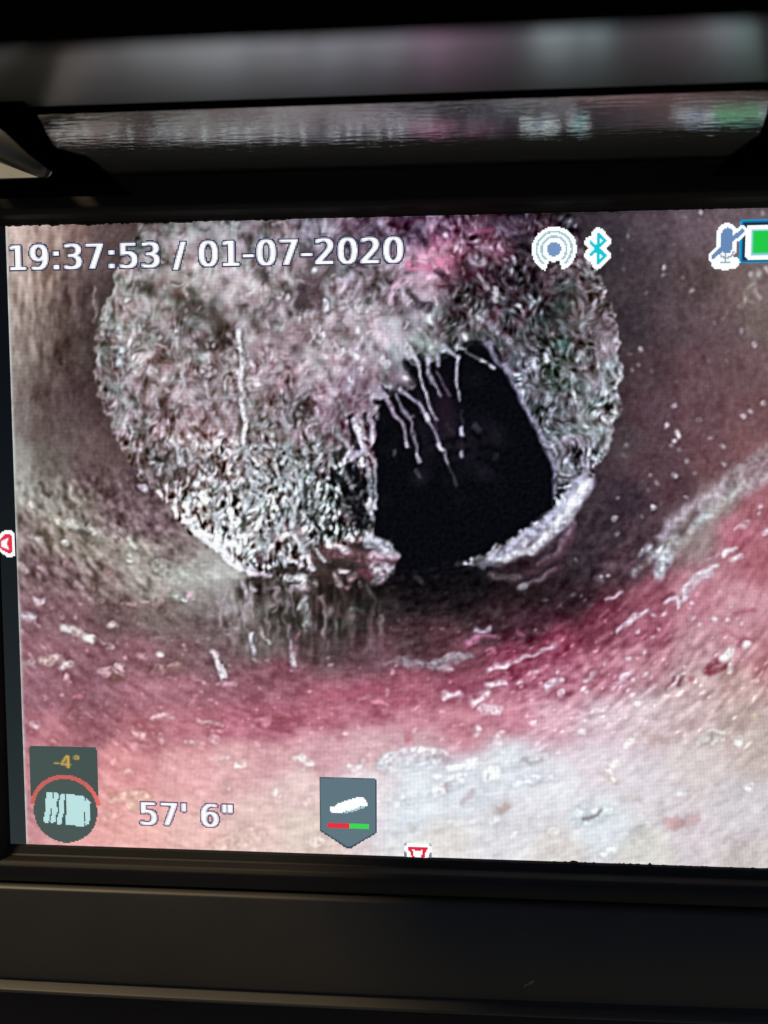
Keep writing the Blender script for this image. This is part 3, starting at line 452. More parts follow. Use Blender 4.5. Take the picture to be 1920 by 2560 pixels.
def bevel(o, w, seg=3):
    m = o.modifiers.new('bevel', 'BEVEL'); m.width = w; m.segments = seg; m.limit_method = 'ANGLE'; m.angle_limit = R_(35)
    m.harden_normals = False
    o.data.polygons.foreach_set('use_smooth', [True]*len(o.data.polygons))
    return o

def prism(name, pts, y0, y1, mat, parent, bev=0.0):
    """polygon in (x, z) given thickness from y0 to y1"""
    n = len(pts)
    v = [(x, y0, z) for x, z in pts] + [(x, y1, z) for x, z in pts]
    f = [list(range(n)), list(range(2*n-1, n-1, -1))] + [[i, (i+1) % n, n+(i+1) % n, n+i] for i in range(n)]
    o = link(name, v, f, mat, parent)
    return bevel(o, bev) if bev else o

def extrude_x(name, prof, x0, x1, mat, parent, nseg=1, zf=None, bev=0.0, closed=True):
    """profile in (y, z) run along x; zf(x, k) bends it"""
    n = len(prof); v = []; f = []
    for i in range(nseg+1):
        x = x0+(x1-x0)*i/nseg
        for k, (y, z) in enumerate(prof): v.append((x, y, z + (zf(x, k) if zf else 0)))
    for i in range(nseg):
        for k in range(n if closed else n-1):
            k2 = (k+1) % n
            f.append([i*n+k, i*n+k2, (i+1)*n+k2, (i+1)*n+k])
    if closed: f.append(list(range(n))); f.append([nseg*n+k for k in range(n-1, -1, -1)])
    o = link(name, v, f, mat, parent)
    return bevel(o, bev) if bev else o

def box(name, lo, hi, mat, parent, bev=0.001):
    (a, b, c), (d, e, g) = lo, hi
    return prism(name, [(a, c), (d, c), (d, g), (a, g)], b, e, mat, parent, bev)

def ph(px, py, y=0.0):
    """where the sight line of a measured point meets the upright plane at depth y"""
    d = CAM_R.T @ np.array([(px-960)/1900, (py-1280)/1900, 1.0])
    t = (y-CAM_C[2])/d[2]
    p = CAM_C + d*t
    return (p[0], -p[1])

def plastic(name, base, rough=.45, spec=.5, bump=.25, scale=9000, metal=0.0, stain=.25):
    m = bpy.data.materials.new(name); m.use_nodes = True
    nt = m.node_tree; b = nt.nodes['Principled BSDF']
    tc = nt.nodes.new('ShaderNodeTexCoord')
    n1 = nt.nodes.new('ShaderNodeTexNoise'); n1.inputs['Scale'].default_value = scale; n1.inputs['Detail'].default_value = 2
    n2 = nt.nodes.new('ShaderNodeTexNoise'); n2.inputs['Scale'].default_value = 60; n2.inputs['Detail'].default_value = 6; n2.inputs['Roughness'].default_value = .65
    bp = nt.nodes.new('ShaderNodeBump'); bp.inputs['Strength'].default_value = bump; bp.inputs['Distance'].default_value = .00004
    mx = nt.nodes.new('ShaderNodeMix'); mx.data_type = 'RGBA'
    mx.inputs['A'].default_value = (*[c*(1-stain) for c in base], 1); mx.inputs['B'].default_value = (*[c*(1+stain) for c in base], 1)
    mr = nt.nodes.new('ShaderNodeMapRange'); mr.inputs['To Min'].default_value = rough*.85; mr.inputs['To Max'].default_value = rough*1.18
    for n in (n1, n2): nt.links.new(tc.outputs['Object'], n.inputs['Vector'])
    nt.links.new(n1.outputs['Fac'], bp.inputs['Height']); nt.links.new(bp.outputs[0], b.inputs['Normal'])
    nt.links.new(n2.outputs['Fac'], mx.inputs['Factor']); nt.links.new(mx.outputs['Result'], b.inputs['Base Color'])
    nt.links.new(n2.outputs['Fac'], mr.inputs['Value']); nt.links.new(mr.outputs[0], b.inputs['Roughness'])
    b.inputs['Specular IOR Level'].default_value = spec; b.inputs['Metallic'].default_value = metal
    return m

M_CASE = plastic('black_plastic', (.0045, .0038, .0038), .5, .2)
M_PANEL = plastic('dark_grey_plastic', (.021, .0205, .0205), .42, .2)
M_RUBBER = plastic('black_rubber', (.006, .006, .0065), .75, .2)
M_FELT = plastic('matt_black', (.0014, .0013, .0013), .95, 0.0)
M_BASE = plastic('brown_black_plastic', (.016, .009, .006), .6, .2)
M_ROD = plastic('grey_metal', (.05, .05, .055), .28, .5)
M_GROUND = plastic('pale_concrete', (.20, .205, .20), .95, .1, bump=.6, scale=40)

def glossy(name, base, rough, sx, sz, strength, dist):
    """grey lacquer with a hammered relief (scale along the shade, scale across it)"""
    m = bpy.data.materials.new(name); m.use_nodes = True
    nt = m.node_tree; b = nt.nodes['Principled BSDF']
    b.inputs['Metallic'].default_value = .92; b.inputs['Base Color'].default_value = (*base, 1); b.inputs['Roughness'].default_value = rough
    tc = nt.nodes.new('ShaderNodeTexCoord'); mp = nt.nodes.new('ShaderNodeMapping'); mp.inputs['Scale'].default_value = (sx, sz, sz)
    n = nt.nodes.new('ShaderNodeTexNoise'); n.inputs['Scale'].default_value = 1; n.inputs['Detail'].default_value = 3
    bp = nt.nodes.new('ShaderNodeBump'); bp.inputs['Strength'].default_value = strength; bp.inputs['Distance'].default_value = dist
    nt.links.new(tc.outputs['Object'], mp.inputs[0]); nt.links.new(mp.outputs[0], n.inputs['Vector'])
    nt.links.new(n.outputs['Fac'], bp.inputs['Height']); nt.links.new(bp.outputs[0], b.inputs['Normal'])
    return m
M_LEDGE = glossy('glossy_grey_lacquer', (.52, .55, .54), .10, 260, 2600, 1.0, .000062)
M_ROOF = glossy('satin_grey_lacquer', (.72, .80, .81), .30, 120, 400, .2, .0001)

def screen_mat(name, grid=.16):
    """light of the display: the picture's colours through the fine grid between its pixels"""
    m = bpy.data.materials.new(name); m.use_nodes = True
    nt = m.node_tree; nt.nodes.clear()
    out = nt.nodes.new('ShaderNodeOutputMaterial'); em = nt.nodes.new('ShaderNodeEmission')
    at = nt.nodes.new('ShaderNodeAttribute'); at.attribute_name = 'lit'
    tc = nt.nodes.new('ShaderNodeTexCoord'); sx = nt.nodes.new('ShaderNodeSeparateXYZ')
    nt.links.new(tc.outputs['Object'], sx.inputs[0])
    fac = None
    for k, s in (('X', RU), ('Z', RV)):
        a = nt.nodes.new('ShaderNodeMath'); a.operation = 'MULTIPLY'; a.inputs[1].default_value = 2*math.pi/s
        c = nt.nodes.new('ShaderNodeMath'); c.operation = 'COSINE'
        d = nt.nodes.new('ShaderNodeMath'); d.operation = 'MULTIPLY_ADD'; d.inputs[1].default_value = -grid; d.inputs[2].default_value = 1.0
        nt.links.new(sx.outputs[k], a.inputs[0]); nt.links.new(a.outputs[0], c.inputs[0]); nt.links.new(c.outputs[0], d.inputs[0])
        if fac is None: fac = d
        else:
            p = nt.nodes.new('ShaderNodeMath'); p.operation = 'MULTIPLY'
            nt.links.new(fac.outputs[0], p.inputs[0]); nt.links.new(d.outputs[0], p.inputs[1]); fac = p
    nt.links.new(at.outputs['Color'], em.inputs['Color']); nt.links.new(fac.outputs[0], em.inputs['Strength'])
    nt.links.new(em.outputs[0], out.inputs['Surface'])
    return m
M_VIDEO = screen_mat('display_picture'); M_OSD = screen_mat('display_graphics', .07)

# ---------------------------------------------------------------- the monitor
mon = bpy.data.objects.new('inspection_monitor', None); COL.objects.link(mon); mon.location = PIV
mon.empty_display_size = .02
tag(mon, 'black pipe inspection monitor with a lit screen showing a hole inside a pipe', 'monitor')
bpy.context.view_layer.update()
PINV = mon.matrix_world.inverted()
def adopt(o, parent=None):
    o.parent = parent or mon
    if parent is None: o.matrix_parent_inverse = PINV
    return o

# screen: one vertex per display pixel
sv = np.empty((NY*NX, 3)); sv[:, 0] = gx.ravel()*RU; sv[:, 1] = 0; sv[:, 2] = -gy.ravel()*RV
idx = np.arange(NY*NX).reshape(NY, NX)
q = np.stack([idx[1:, :-1], idx[1:, 1:], idx[:-1, 1:], idx[:-1, :-1]], -1).reshape(-1, 4)
me = bpy.data.meshes.new('screen')
me.vertices.add(NY*NX); me.vertices.foreach_set('co', sv.ravel())
me.loops.add(q.size); me.loops.foreach_set('vertex_index', q.ravel())
me.polygons.add(len(q)); me.polygons.foreach_set('loop_start', np.arange(len(q))*4)
me.update()
ca = me.color_attributes.new('lit', 'FLOAT_COLOR', 'POINT')
ca.data.foreach_set('color', np.concatenate([VIDEO.reshape(-1, 3), np.ones((NY*NX, 1))], 1).astype(np.float32).ravel())
me.materials.append(M_VIDEO)
screen = bpy.data.objects.new('screen', me); COL.objects.link(screen); adopt(screen)
tag(screen, 'lit display showing a pipe camera picture of a hole in a knotted root mass')

def flat_lit(name, x0, x1, z0, z1, c0, c1, y, nz=24):
    v = []; f = []; cols = []
    for i in range(nz+1):
        t = i/nz
        for x in (x0, x1):
            v.append((x, y, z0+(z1-z0)*t)); cols += [*(np.array(c0)+(np.array(c1)-np.array(c0))*t**2.2), 1]
    for i in range(nz): f.append((2*i, 2*i+2, 2*i+3, 2*i+1))
    o = link(name, v, f, M_OSD); a = o.data.color_attributes.new('lit', 'FLOAT_COLOR', 'POINT'); a.data.foreach_set('color', cols)
    return adopt(o)
# unlit display margin either side of the picture, glowing a little with leaked backlight
flat_lit('screen_margin', -13*RU, 0, .0004, -H-.0004, (.0035, .0045, .007), (.026, .036, .038), .00002)
flat_lit('screen_margin', W, W+13*RU, .0004, -H-.0004, (.0035, .0045, .007), (.016, .022, .024), .00002)

# bezel: rectangles of growing size
XL, XR = -13*RU, W+13*RU
def rect(l, r, b, t, y): return [(XL-l, y, -H-b), (XR+r, y, -H-b), (XR+r, y, t), (XL-l, y, t)]
loops = [rect(0, 0, .00045, 0, .0010), rect(0, 0, .00045, 0, -.0004), rect(.0003, .0003, .0014, .0006, -.0009), rect(.0006, .0006, .0017, .0009, -.0021),
         rect(.0012, .0012, .0024, .0016, -.0027), rect(.0040, .0040, .0040, .0035, -.0028), rect(.0140, .0140, .0048, .0058, -.0026), rect(.0160, .0160, .0052, .0066, -.0016), rect(.0160, .0160, .0052, .0066, .0100)]
v = [p for L in loops for p in L]; f = []
for i in range(len(loops)-1):
    for k in range(4): f.append((i*4+k, i*4+(k+1) % 4, i*4+4+(k+1) % 4, i*4+4+k))
bez = adopt(bevel(link('bezel', v, f, M_CASE), .00022, 2))
# dust-ragged rubber seal lapping the picture's top and bottom edges
rg = np.random.RandomState(3)
def seal(z, sgn, x0, x1, rag, n=420):
    xs = np.linspace(x0, x1, n); j = np.cumsum(rg.standard_normal(n)); j = j-np.convolve(j, np.ones(25)/25, 'same')
    v = []; f = []
    for i, x in enumerate(xs):
        r = rag(x)*(abs(j[i])*.00009 + (.00022 if rg.rand() < .02 else 0))
        zi = z - sgn*(.00002+min(r, .0005)); zo = z + sgn*.0010
        v += [(x, -.0001, zi), (x, -.00045, zi+sgn*.00012), (x, -.0008, zo), (x, .0002, zo), (x, .0002, zi)]
    for i in range(n-1):
        for k in range(5): f.append((i*5+k, i*5+(k+1) % 5, i*5+5+(k+1) % 5, i*5+5+k))
    return adopt(link('rubber_seal', v, f, M_RUBBER))
seal(0, 1, XL, XR, lambda x: 1.0 if x < .045 else .35)
seal(-H-.0001, -1, XL, XR, lambda x: 1.0 if x > .085 else .25)
# lower front panel: narrow groove, flat face, rounded lower edge that bows a little
ZB = -H
low = [(.010, ZB-.0054), (-.0014, ZB-.0054), (-.0024, ZB-.0055), (-.0030, ZB-.0060), (-.0030, ZB-.0204), (-.0027, ZB-.0209), (-.0021, ZB-.0213), (-.0025, ZB-.0216), (-.0037, ZB-.0221), (-.0037, ZB-.0226), (-.0028, ZB-.0231), (.010, ZB-.0231)]
def bow(x, k):
    t = (x-W*.33)/(W*.8)
    return (.0010*t*t-.0004) if k >= 4 else 0
adopt(bevel(extrude_x('lower_panel', low, XL-.016, XR+.016, M_PANEL, None, 40, bow), .00018, 2))
M_SCUFF = plastic('scuffed_plastic', (.10, .085, .06), .6, .3)
sp = [ph(x, y, -.00305) for x, y in [(1306, 2470), (1312, 2462), (1322, 2456), (1332, 2449), (1337, 2453), (1330, 2460), (1318, 2464)]]
adopt(prism('scuff', sp, -.00306, -.0029, M_SCUFF, None))
box('lower_housing', (XL-.012, .0035, -.16), (XR+.012, .05, ZB-.0232), M_BASE, None, .0015); adopt(COL.objects['lower_housing'])
box('housing', (XL-.0155, .0102, ZB-.0228), (XR+.0155, .045, .0060), M_CASE, None, .002); adopt(COL.objects['housing'])

ct, st_ = math.cos(TILT), math.sin(TILT)
adopt(bevel(extrude_x('stand', [(.0455, -.159), (.006+.17*ct, -.1605+.17*st_), (.0455, -.02)], XL+.02, XR-.02, M_BASE, None), .002, 2))
# ---------------------------------------------------------------- the sun shade over the screen
def cz(y, s): return -CAM_C[1] + s*(y-CAM_C[2])       # height seen at slope s, at depth y
A = (-.0018, .0066)
L1 = .0131; PH1 = R_(15)
B = (A[0]-L1*math.cos(PH1), A[1]+L1*math.sin(PH1))
sx0, sx1 = -.010, W+.010
def slab(name, p, qq, t, mat, x0=sx0, x1=sx1, nseg=1, zf=None, bev=.0002):
    d = np.array(qq)-np.array(p); n = np.array([-d[1], d[0]])/np.linalg.norm(d)
    if n[1] < 0: n = -n
    pr = [tuple(p), tuple(qq), tuple(np.array(qq)+n*t), tuple(np.array(p)+n*t)]
    return adopt(extrude_x(name, pr, x0, x1, mat, None, nseg, zf, bev))
la, lb = ph(185, 452, A[0])[0], ph(62, 290, B[0])[0]
ra, rb = ph(1880, 404, A[0])[0], ph(1975, 230, B[0])[0]
dn = np.array([math.sin(PH1), math.cos(PH1)])*.0012
lv = [(la, *A), (ra, *A), (rb, *B), (lb, *B)]
lv += [(x, y+dn[0], z+dn[1]) for x, y, z in lv]
adopt(bevel(link('shade_ledge', lv, [(0,1,2,3),(7,6,5,4),(0,4,5,1),(1,5,6,2),(2,6,7,3),(3,7,4,0)], M_LEDGE), .0002, 2))
adopt(extrude_x('hinge_strip', [(A[0]-.0004, A[1]-.0003), (A[0]+.0022, A[1]-.0006), (A[0]+.0022, A[1]+.0016), (A[0]-.0002, A[1]+.0003)], la+.001, ra-.001, M_RUBBER, None, 1, None, .0002))
Qy = CAM_C[2]+.0995; Q = (Qy, cz(Qy, .4665))
PH2 = R_(3.0); L2 = .056
Q2 = (Q[0]-L2*math.cos(PH2), Q[1]+L2*math.sin(PH2))
slab('shade_roof', Q, Q2, .0015, M_ROOF)
# black bar put in for the darkness of the gap between the two panels
adopt(extrude_x('dark_gap_bar', [(B[0]+.0002, B[1]+.0003), (B[0]-.0010, B[1]-.0006), (Q[0]+.0001, Q[1]-.0002), (Q[0]-.0002, Q[1]+.0012), (B[0]+.001, B[1]+.003)], sx0, sx1, M_FELT, None, 1, None, 0))
by = CAM_C[2]+.045
adopt(bevel(extrude_x('shade_brim', [(by, cz(by, .531)), (by-.004, cz(by, .531)+.001), (by-.004, Q2[1]+.003), (by+.003, Q2[1]+.003), (by+.003, Q2[1]-.0004), (by+.001, Q2[1]-.003)], sx0-.002, sx1+.02, M_FELT, None), .0008, 3))

def arm(pts, y0, y1, name='hinge_arm'):
    return adopt(prism(name, [ph(x, y, y0) for x, y in pts], y0, y1, M_FELT, None, .0004))
ya = -.0185
left = [(-95,20),(-20,118),(40,218),(78,292),(104,341),(139,367),(174,377),(214,387),(243,408),(289,448),(308,466),(-140,478),(-140,450),(0,447),(112,442),(124,436),(127,428),(104,411),(69,385),(35,353),(0,320),(-140,220),(-140,20)]
arm(left, ya, ya+.0035)
right = [(2010,10),(1968,140),(1945,250),(1920,327),(1886,341),(1863,359),(1828,385),(1812,400),(1794,419),(2190,408),(2190,380),(2030,384),(2012,378),(2030,345),(2100,280),(2190,200),(2190,10)]
arm(right, ya, ya+.0035)
# side cheeks of the shade, running forward from the arms to the brim
for xs_, nm in ((sx0-.0005, 0), (sx1+.0005, 1)):
    s = -1 if nm == 0 else 1
    yz = [(-.004, .012), (by, cz(by, .53)), (by, Q2[1]+.002), (-.004, Q[1]+.012)]
    vv = [(xs_, y, z) for y, z in yz] + [(xs_+s*.0015, y, z) for y, z in yz]
    adopt(bevel(link('shade_cheek', vv, [(0,1,2,3),(7,6,5,4),(0,4,5,1),(1,5,6,2),(2,6,7,3),(3,7,4,0)], M_FELT), .0004, 2))
# bright link rod behind the left arm, and its twin on the right
def rod(p, qq, r0, r1, name='link_rod'):
    p = Vector(p); qq = Vector(qq); d = (qq-p).normalized(); a = d.orthogonal().normalized(); b = d.cross(a)
    v = []; f = []; n = 16
    for i, (c, r) in enumerate(((p, r0*.6), (p+d*r0*.5, r0), (qq-d*r1*.5, r1), (qq, r1*.6))):
        for k in range(n):
            t = 2*math.pi*k/n; v.append(c+a*r*math.cos(t)+b*r*math.sin(t))
    for i in range(3):
        for k in range(n): f.append((i*n+k, i*n+(k+1) % n, (i+1)*n+(k+1) % n, (i+1)*n+k))
    f.append(list(range(n))[::-1]); f.append([3*n+k for k in range(n)])
    return adopt(link(name, v, f, M_ROD, None, True))
yb = -.0060
def P3(x, y, d): a = ph(x, y, d); return (a[0], d, a[1])
rod(P3(-80, 300, yb), P3(118, 430, yb), .0038, .0013)
rod(P3(2160, 250, yb), P3(2016, 380, yb), .0020, .0010)

# ---------------------------------------------------------------- ground under the monitor (outside the close-up)
mon.rotation_euler = (-TILT, 0, 0)
gz = PIV.z + .0265*math.sin(TILT)*1 - .0006
gz = (LEAN @ Vector((0, .0035, -.16))).z - .0015
gv = [(-60, -60, gz), (60, -60, gz), (60, 60, gz), (-60, 60, gz)]
tag(link('ground', gv, [(0, 1, 2, 3)], M_GROUND), 'pale concrete ground behind the monitor', None, 'structure')
# ---------------------------------------------------------------- graphics on the display
SS = 4
class Pad:
    """a window of display pixels holding colour and coverage"""
    def __init__(s, u0, v0, w, h):
        s.u0, s.v0, s.w, s.h = u0, v0, w, h
        s.rgb = np.zeros((h, w, 3)); s.a = np.zeros((h, w))
        k = (np.arange(w*SS)+.5)/SS+u0; j = (np.arange(h*SS)+.5)/SS+v0
        s.X, s.Y = np.meshgrid(k, j)
    def cov(s, m): return m.astype(float).reshape(s.h, SS, s.w, SS).mean((1, 3))
    def put(s, m, col, edge=None):
        c = s.cov(m) if m.shape != s.a.shape else m
        c = c[..., None]; col = np.array(col, float)
        s.rgb = s.rgb*(1-c) + col*c
        s.a = np.maximum(s.a, c[..., 0])
    def poly(s, pts):
        ins = np.zeros(s.X.shape, bool); n = len(pts)
        for i in range(n):
            (ax_, ay), (bx, by_) = pts[i], pts[(i+1) % n]
            if ay == by_: continue
            ins ^= ((ay > s.Y) != (by_ > s.Y)) & (s.X < (bx-ax_)*(s.Y-ay)/(by_-ay)+ax_)
        return ins
    def seg(s, pts):
        d = np.full(s.X.shape, 1e9)
        for (ax_, ay), (bx, by_) in zip(pts[:-1], pts[1:]):
            ex, ey = bx-ax_, by_-ay
            t = np.clip(((s.X-ax_)*ex+(s.Y-ay)*ey)/(ex*ex+ey*ey+1e-9), 0, 1)
            d = np.minimum(d, np.hypot(s.X-ax_-t*ex, s.Y-ay-t*ey))
        return d
    def build(s, name, parent, y, thr=.45):
        v = {}; vl = []; f = []; cols = []
        def vi(i, j):
            if (i, j) not in v: v[(i, j)] = len(vl); vl.append(((s.u0+i)*RU, y, -(s.v0+j)*RV))
            return v[(i, j)]
        for j, i in zip(*np.nonzero(s.a > thr)):
            f.append((vi(i, j+1), vi(i+1, j+1), vi(i+1, j), vi(i, j)))
            c = lin(np.clip(s.rgb[j, i]/max(s.a[j, i], 1e-3), 0, 255)) if s.a[j, i] < .999 else lin(s.rgb[j, i])
            cols += [*c, 1]*4
        me = bpy.data.meshes.new(name); me.from_pydata(vl, [], f); me.update()
        at = me.color_attributes.new('lit', 'FLOAT_COLOR', 'CORNER'); at.data.foreach_set('color', np.array(cols, np.float32))
        me.materials.append(M_OSD)
        o = bpy.data.objects.new(name, me); COL.objects.link(o)
        if parent is mon: adopt(o)
        else: o.parent = parent
        return o

# letter outlines of the display's plain sans face (2048 units to the em)
GLYPH = {
'0': "M651 1360Q495 1360 416 1206Q338 1053 338 745Q338 438 416 284Q495 131 651 131Q808 131 886 284Q965 438 965 745Q965 1053 886 1206Q808 1360 651 1360ZM651 1520Q902 1520 1034 1321Q1167 1123 1167 745Q1167 368 1034 169Q902 -29 651 -29Q400 -29 267 169Q135 368 135 745Q135 1123 267 1321Q400 1520 651 1520Z",
'1': "M254 170L584 170L584 1309L225 1237L225 1421L582 1493L784 1493L784 170L1114 170L1114 0L254 0Z",
'2': "M393 170L1098 170L1098 0L150 0L150 170Q265 289 463 489Q662 690 713 748Q810 857 848 932Q887 1008 887 1081Q887 1200 803 1275Q720 1350 586 1350Q491 1350 385 1317Q280 1284 160 1217L160 1421Q282 1470 388 1495Q494 1520 582 1520Q814 1520 952 1404Q1090 1288 1090 1094Q1090 1002 1055 919Q1021 837 930 725Q905 696 771 557Q637 419 393 170Z",
'3': "M831 805Q976 774 1057 676Q1139 578 1139 434Q1139 213 987 92Q835 -29 555 -29Q461 -29 361 -10Q262 8 156 45L156 240Q240 191 340 166Q440 141 549 141Q739 141 838 216Q938 291 938 434Q938 566 845 640Q753 715 588 715L414 715L414 881L596 881Q745 881 824 940Q903 1000 903 1112Q903 1227 821 1288Q740 1350 588 1350Q505 1350 410 1332Q315 1314 201 1276L201 1456Q316 1488 416 1504Q517 1520 606 1520Q836 1520 970 1415Q1104 1311 1104 1133Q1104 1009 1033 923Q962 838 831 805Z",
'4': "M774 1317L264 520L774 520ZM721 1493L975 1493L975 520L1188 520L1188 352L975 352L975 0L774 0L774 352L100 352L100 547Z",
'5': "M221 1493L1014 1493L1014 1323L406 1323L406 957Q450 972 494 979Q538 987 582 987Q832 987 978 850Q1124 713 1124 479Q1124 238 974 104Q824 -29 551 -29Q457 -29 359 -13Q262 3 158 35L158 238Q248 189 344 165Q440 141 547 141Q720 141 821 232Q922 323 922 479Q922 635 821 726Q720 817 547 817Q466 817 385 799Q305 781 221 743Z",
'6': "M676 827Q540 827 460 734Q381 641 381 479Q381 318 460 224Q540 131 676 131Q812 131 891 224Q971 318 971 479Q971 641 891 734Q812 827 676 827ZM1077 1460L1077 1276Q1001 1312 923 1331Q846 1350 770 1350Q570 1350 464 1215Q359 1080 344 807Q403 894 492 940Q581 987 688 987Q913 987 1043 850Q1174 714 1174 479Q1174 249 1038 110Q902 -29 676 -29Q417 -29 280 169Q143 368 143 745Q143 1099 311 1309Q479 1520 762 1520Q838 1520 915 1505Q993 1490 1077 1460Z",
'7': "M168 1493L1128 1493L1128 1407L586 0L375 0L885 1323L168 1323Z",
'9': "M225 31L225 215Q301 179 379 160Q457 141 532 141Q732 141 837 275Q943 410 958 684Q900 598 811 552Q722 506 614 506Q390 506 259 641Q129 777 129 1012Q129 1242 265 1381Q401 1520 627 1520Q886 1520 1022 1321Q1159 1123 1159 745Q1159 392 991 181Q824 -29 540 -29Q464 -29 386 -14Q308 1 225 31ZM627 664Q763 664 842 757Q922 850 922 1012Q922 1173 842 1266Q763 1360 627 1360Q491 1360 411 1266Q332 1173 332 1012Q332 850 411 757Q491 664 627 664Z",
':': "M240 254L451 254L451 0L240 0ZM240 1059L451 1059L451 805L240 805Z",
'/': "M520 1493L690 1493L170 -190L0 -190Z",
'-': "M100 643L639 643L639 479L100 479Z",
"'": "M367 1493L367 938L197 938L197 1493Z",
'"': "M367 1493L367 938L197 938L197 1493ZM745 1493L745 938L575 938L575 1493Z",
'°': "M512 1500Q620 1500 700 1420Q780 1340 780 1232Q780 1124 700 1044Q620 964 512 964Q404 964 324 1044Q244 1124 244 1232Q244 1340 324 1420Q404 1500 512 1500ZM512 1380Q452 1380 408 1336Q364 1292 364 1232Q364 1172 408 1128Q452 1084 512 1084Q572 1084 616 1128Q660 1172 660 1232Q660 1292 616 1336Q572 1380 512 1380Z"}
def contours(ch, size):
    import re
    out = []; cur = []
    for cmd, nums in re.findall(r'([MLQZ])([^MLQZ]*)', GLYPH[ch]):
        n = [float(t)/2048*size for t in nums.split()]
        if cmd in 'ML': cur.append((n[0], n[1]))
        elif cmd == 'Q':
            a = cur[-1]
            for i in range(1, 6):
                t = i/5; cur.append(tuple((1-t)**2*a[k]+2*t*(1-t)*n[k]+t*t*n[2+k] for k in (0, 1)))
        else: out.append(cur); cur = []
    return out

ADV = {**{d: .636 for d in '0123456789'}, ':': .337, '/': .337, '-': .361, ' ': .318, "'": .275, '"': .46, '°': .5}
KIND = {':': 'colon', '/': 'slash', '-': 'hyphen', "'": 'foot_mark', '"': 'inch_mark', '°': 'degree_sign'}
def text(name, label, txt, u, base, size, col, rim, y, parent, bold=.35, track=0.0):
    tot = sum(ADV[c] for c in txt)*size+track*len(txt)
    back = Pad(int(u)-3, int(base-size), int(tot)+8, int(size*1.35))
    chars = []
    x = u
    for ch in txt:
        if ch != ' ':
            T = contours(ch, size)
            if T:
                xs_ = [q_[0] for c_ in T for q_ in c_]; mn, mx_ = min(xs_), max(xs_)
                off = x
                p = Pad(int(off+mn)-2, int(base-size), int(mx_-mn)+6, int(size*1.35))
                m = np.zeros(p.X.shape, bool)
                for c_ in T: m ^= p.poly([(off+a_, base-b_) for a_, b_ in c_])
                cv = p.cov(m)
                if bold:
                    k = bold; cv2 = cv.copy(); cv2[:, 1:] = np.maximum(cv2[:, 1:], cv[:, :-1]*k); cv2[:, :-1] = np.maximum(cv2[:, :-1], cv[:, 1:]*k); cv = cv2
                cv = np.clip(cv*1.12, 0, 1)
                p.rgb[:] = np.array(rim, float)*(1-cv[..., None]) + np.array(col, float)*cv[..., None]
                p.a = (cv > .16).astype(float)
                chars.append((KIND.get(ch, 'digit'), p))
                # rim one pixel round the letter
                if rim is not None:
                    i0 = p.u0-back.u0; j0 = p.v0-back.v0
                    g = np.zeros((p.h+2, p.w+2))
                    for dj in (0, 1, 2):
                        for di in (0, 1, 2): g[dj:dj+p.h, di:di+p.w] = np.maximum(g[dj:dj+p.h, di:di+p.w], cv*(.95 if di == 1 or dj == 1 else .6))
                    for jj in range(g.shape[0]):
                        for ii in range(g.shape[1]):
                            J, I = j0+jj-1, i0+ii-1
                            if 0 <= J < back.h and 0 <= I < back.w: back.a[J, I] = max(back.a[J, I], g[jj, ii])
        x += ADV[ch]*size+track
    back.rgb[:] = rim
    back.a = (back.a > .35).astype(float)
    bo = back.build(name, parent, y)
    tag(bo, label)
    if parent is mon:
        for k, p in chars: p.build(k, bo, y-.00003)
    return bo, chars

YO = -.00006
text('time_readout', 'white time and date 19:37:53 / 01-07-2020 at the top of the screen', '19:37:53 / 01-07-2020', 1.0, 32.9, 24.9, (254, 254, 255), (50, 54, 84), YO, mon, .85, .92)
text('distance_readout', "white distance 57' 6\" at the bottom left of the screen", "57' 6\"", 92.4, 460.8, 24.4, (254, 254, 254), (104, 84, 116), YO, mon, .8, .75)

WHT = (253, 254, 255)
def lerp(a, b, t): return np.array(a)+(np.array(b)-np.array(a))*t
# wireless signal badge: rings round a blue dot, open below
p = Pad(388, 6, 40, 40); c0 = (407.8, 25.8)
r = np.hypot(p.X-c0[0], p.Y-c0[1]); an = np.degrees(np.arctan2(p.X-c0[0], p.Y-c0[1]))
wedge = (np.abs(an) < 24-(r-9)*.35) & (r > 8.8)
p.put((r < 16.0) & ~wedge, WHT)
sig = p.build('signal_icon', mon, YO); tag(sig, 'white ringed wireless signal icon with a blue dot')
for rad in (12.4, 8.9):
    p = Pad(388, 6, 40, 40); p.put((np.abs(r-rad) < .52) & (np.abs(an) > 36), (160, 196, 204)); p.build('ring', sig, YO-.00003, .3)
p = Pad(388, 6, 40, 40); p.put(r < 5.0, (118, 150, 194)); p.build('dot', sig, YO-.00003)
# short range radio rune
p = Pad(424, 6, 30, 40); cx = 438.6
rune = [(cx-5, 21.4), (cx+5, 31.0), (cx, 36.2), (cx, 15.6), (cx+5, 20.8), (cx-5, 30.4)]
d = p.seg(rune); p.put(d < 4.3, WHT)
bt = p.build('radio_icon', mon, YO); tag(bt, 'cyan angular rune icon on a white outline')
p = Pad(424, 6, 30, 40); p.put(d < .95, (20, 200, 214)); p.build('rune', bt, YO-.00003, .3)
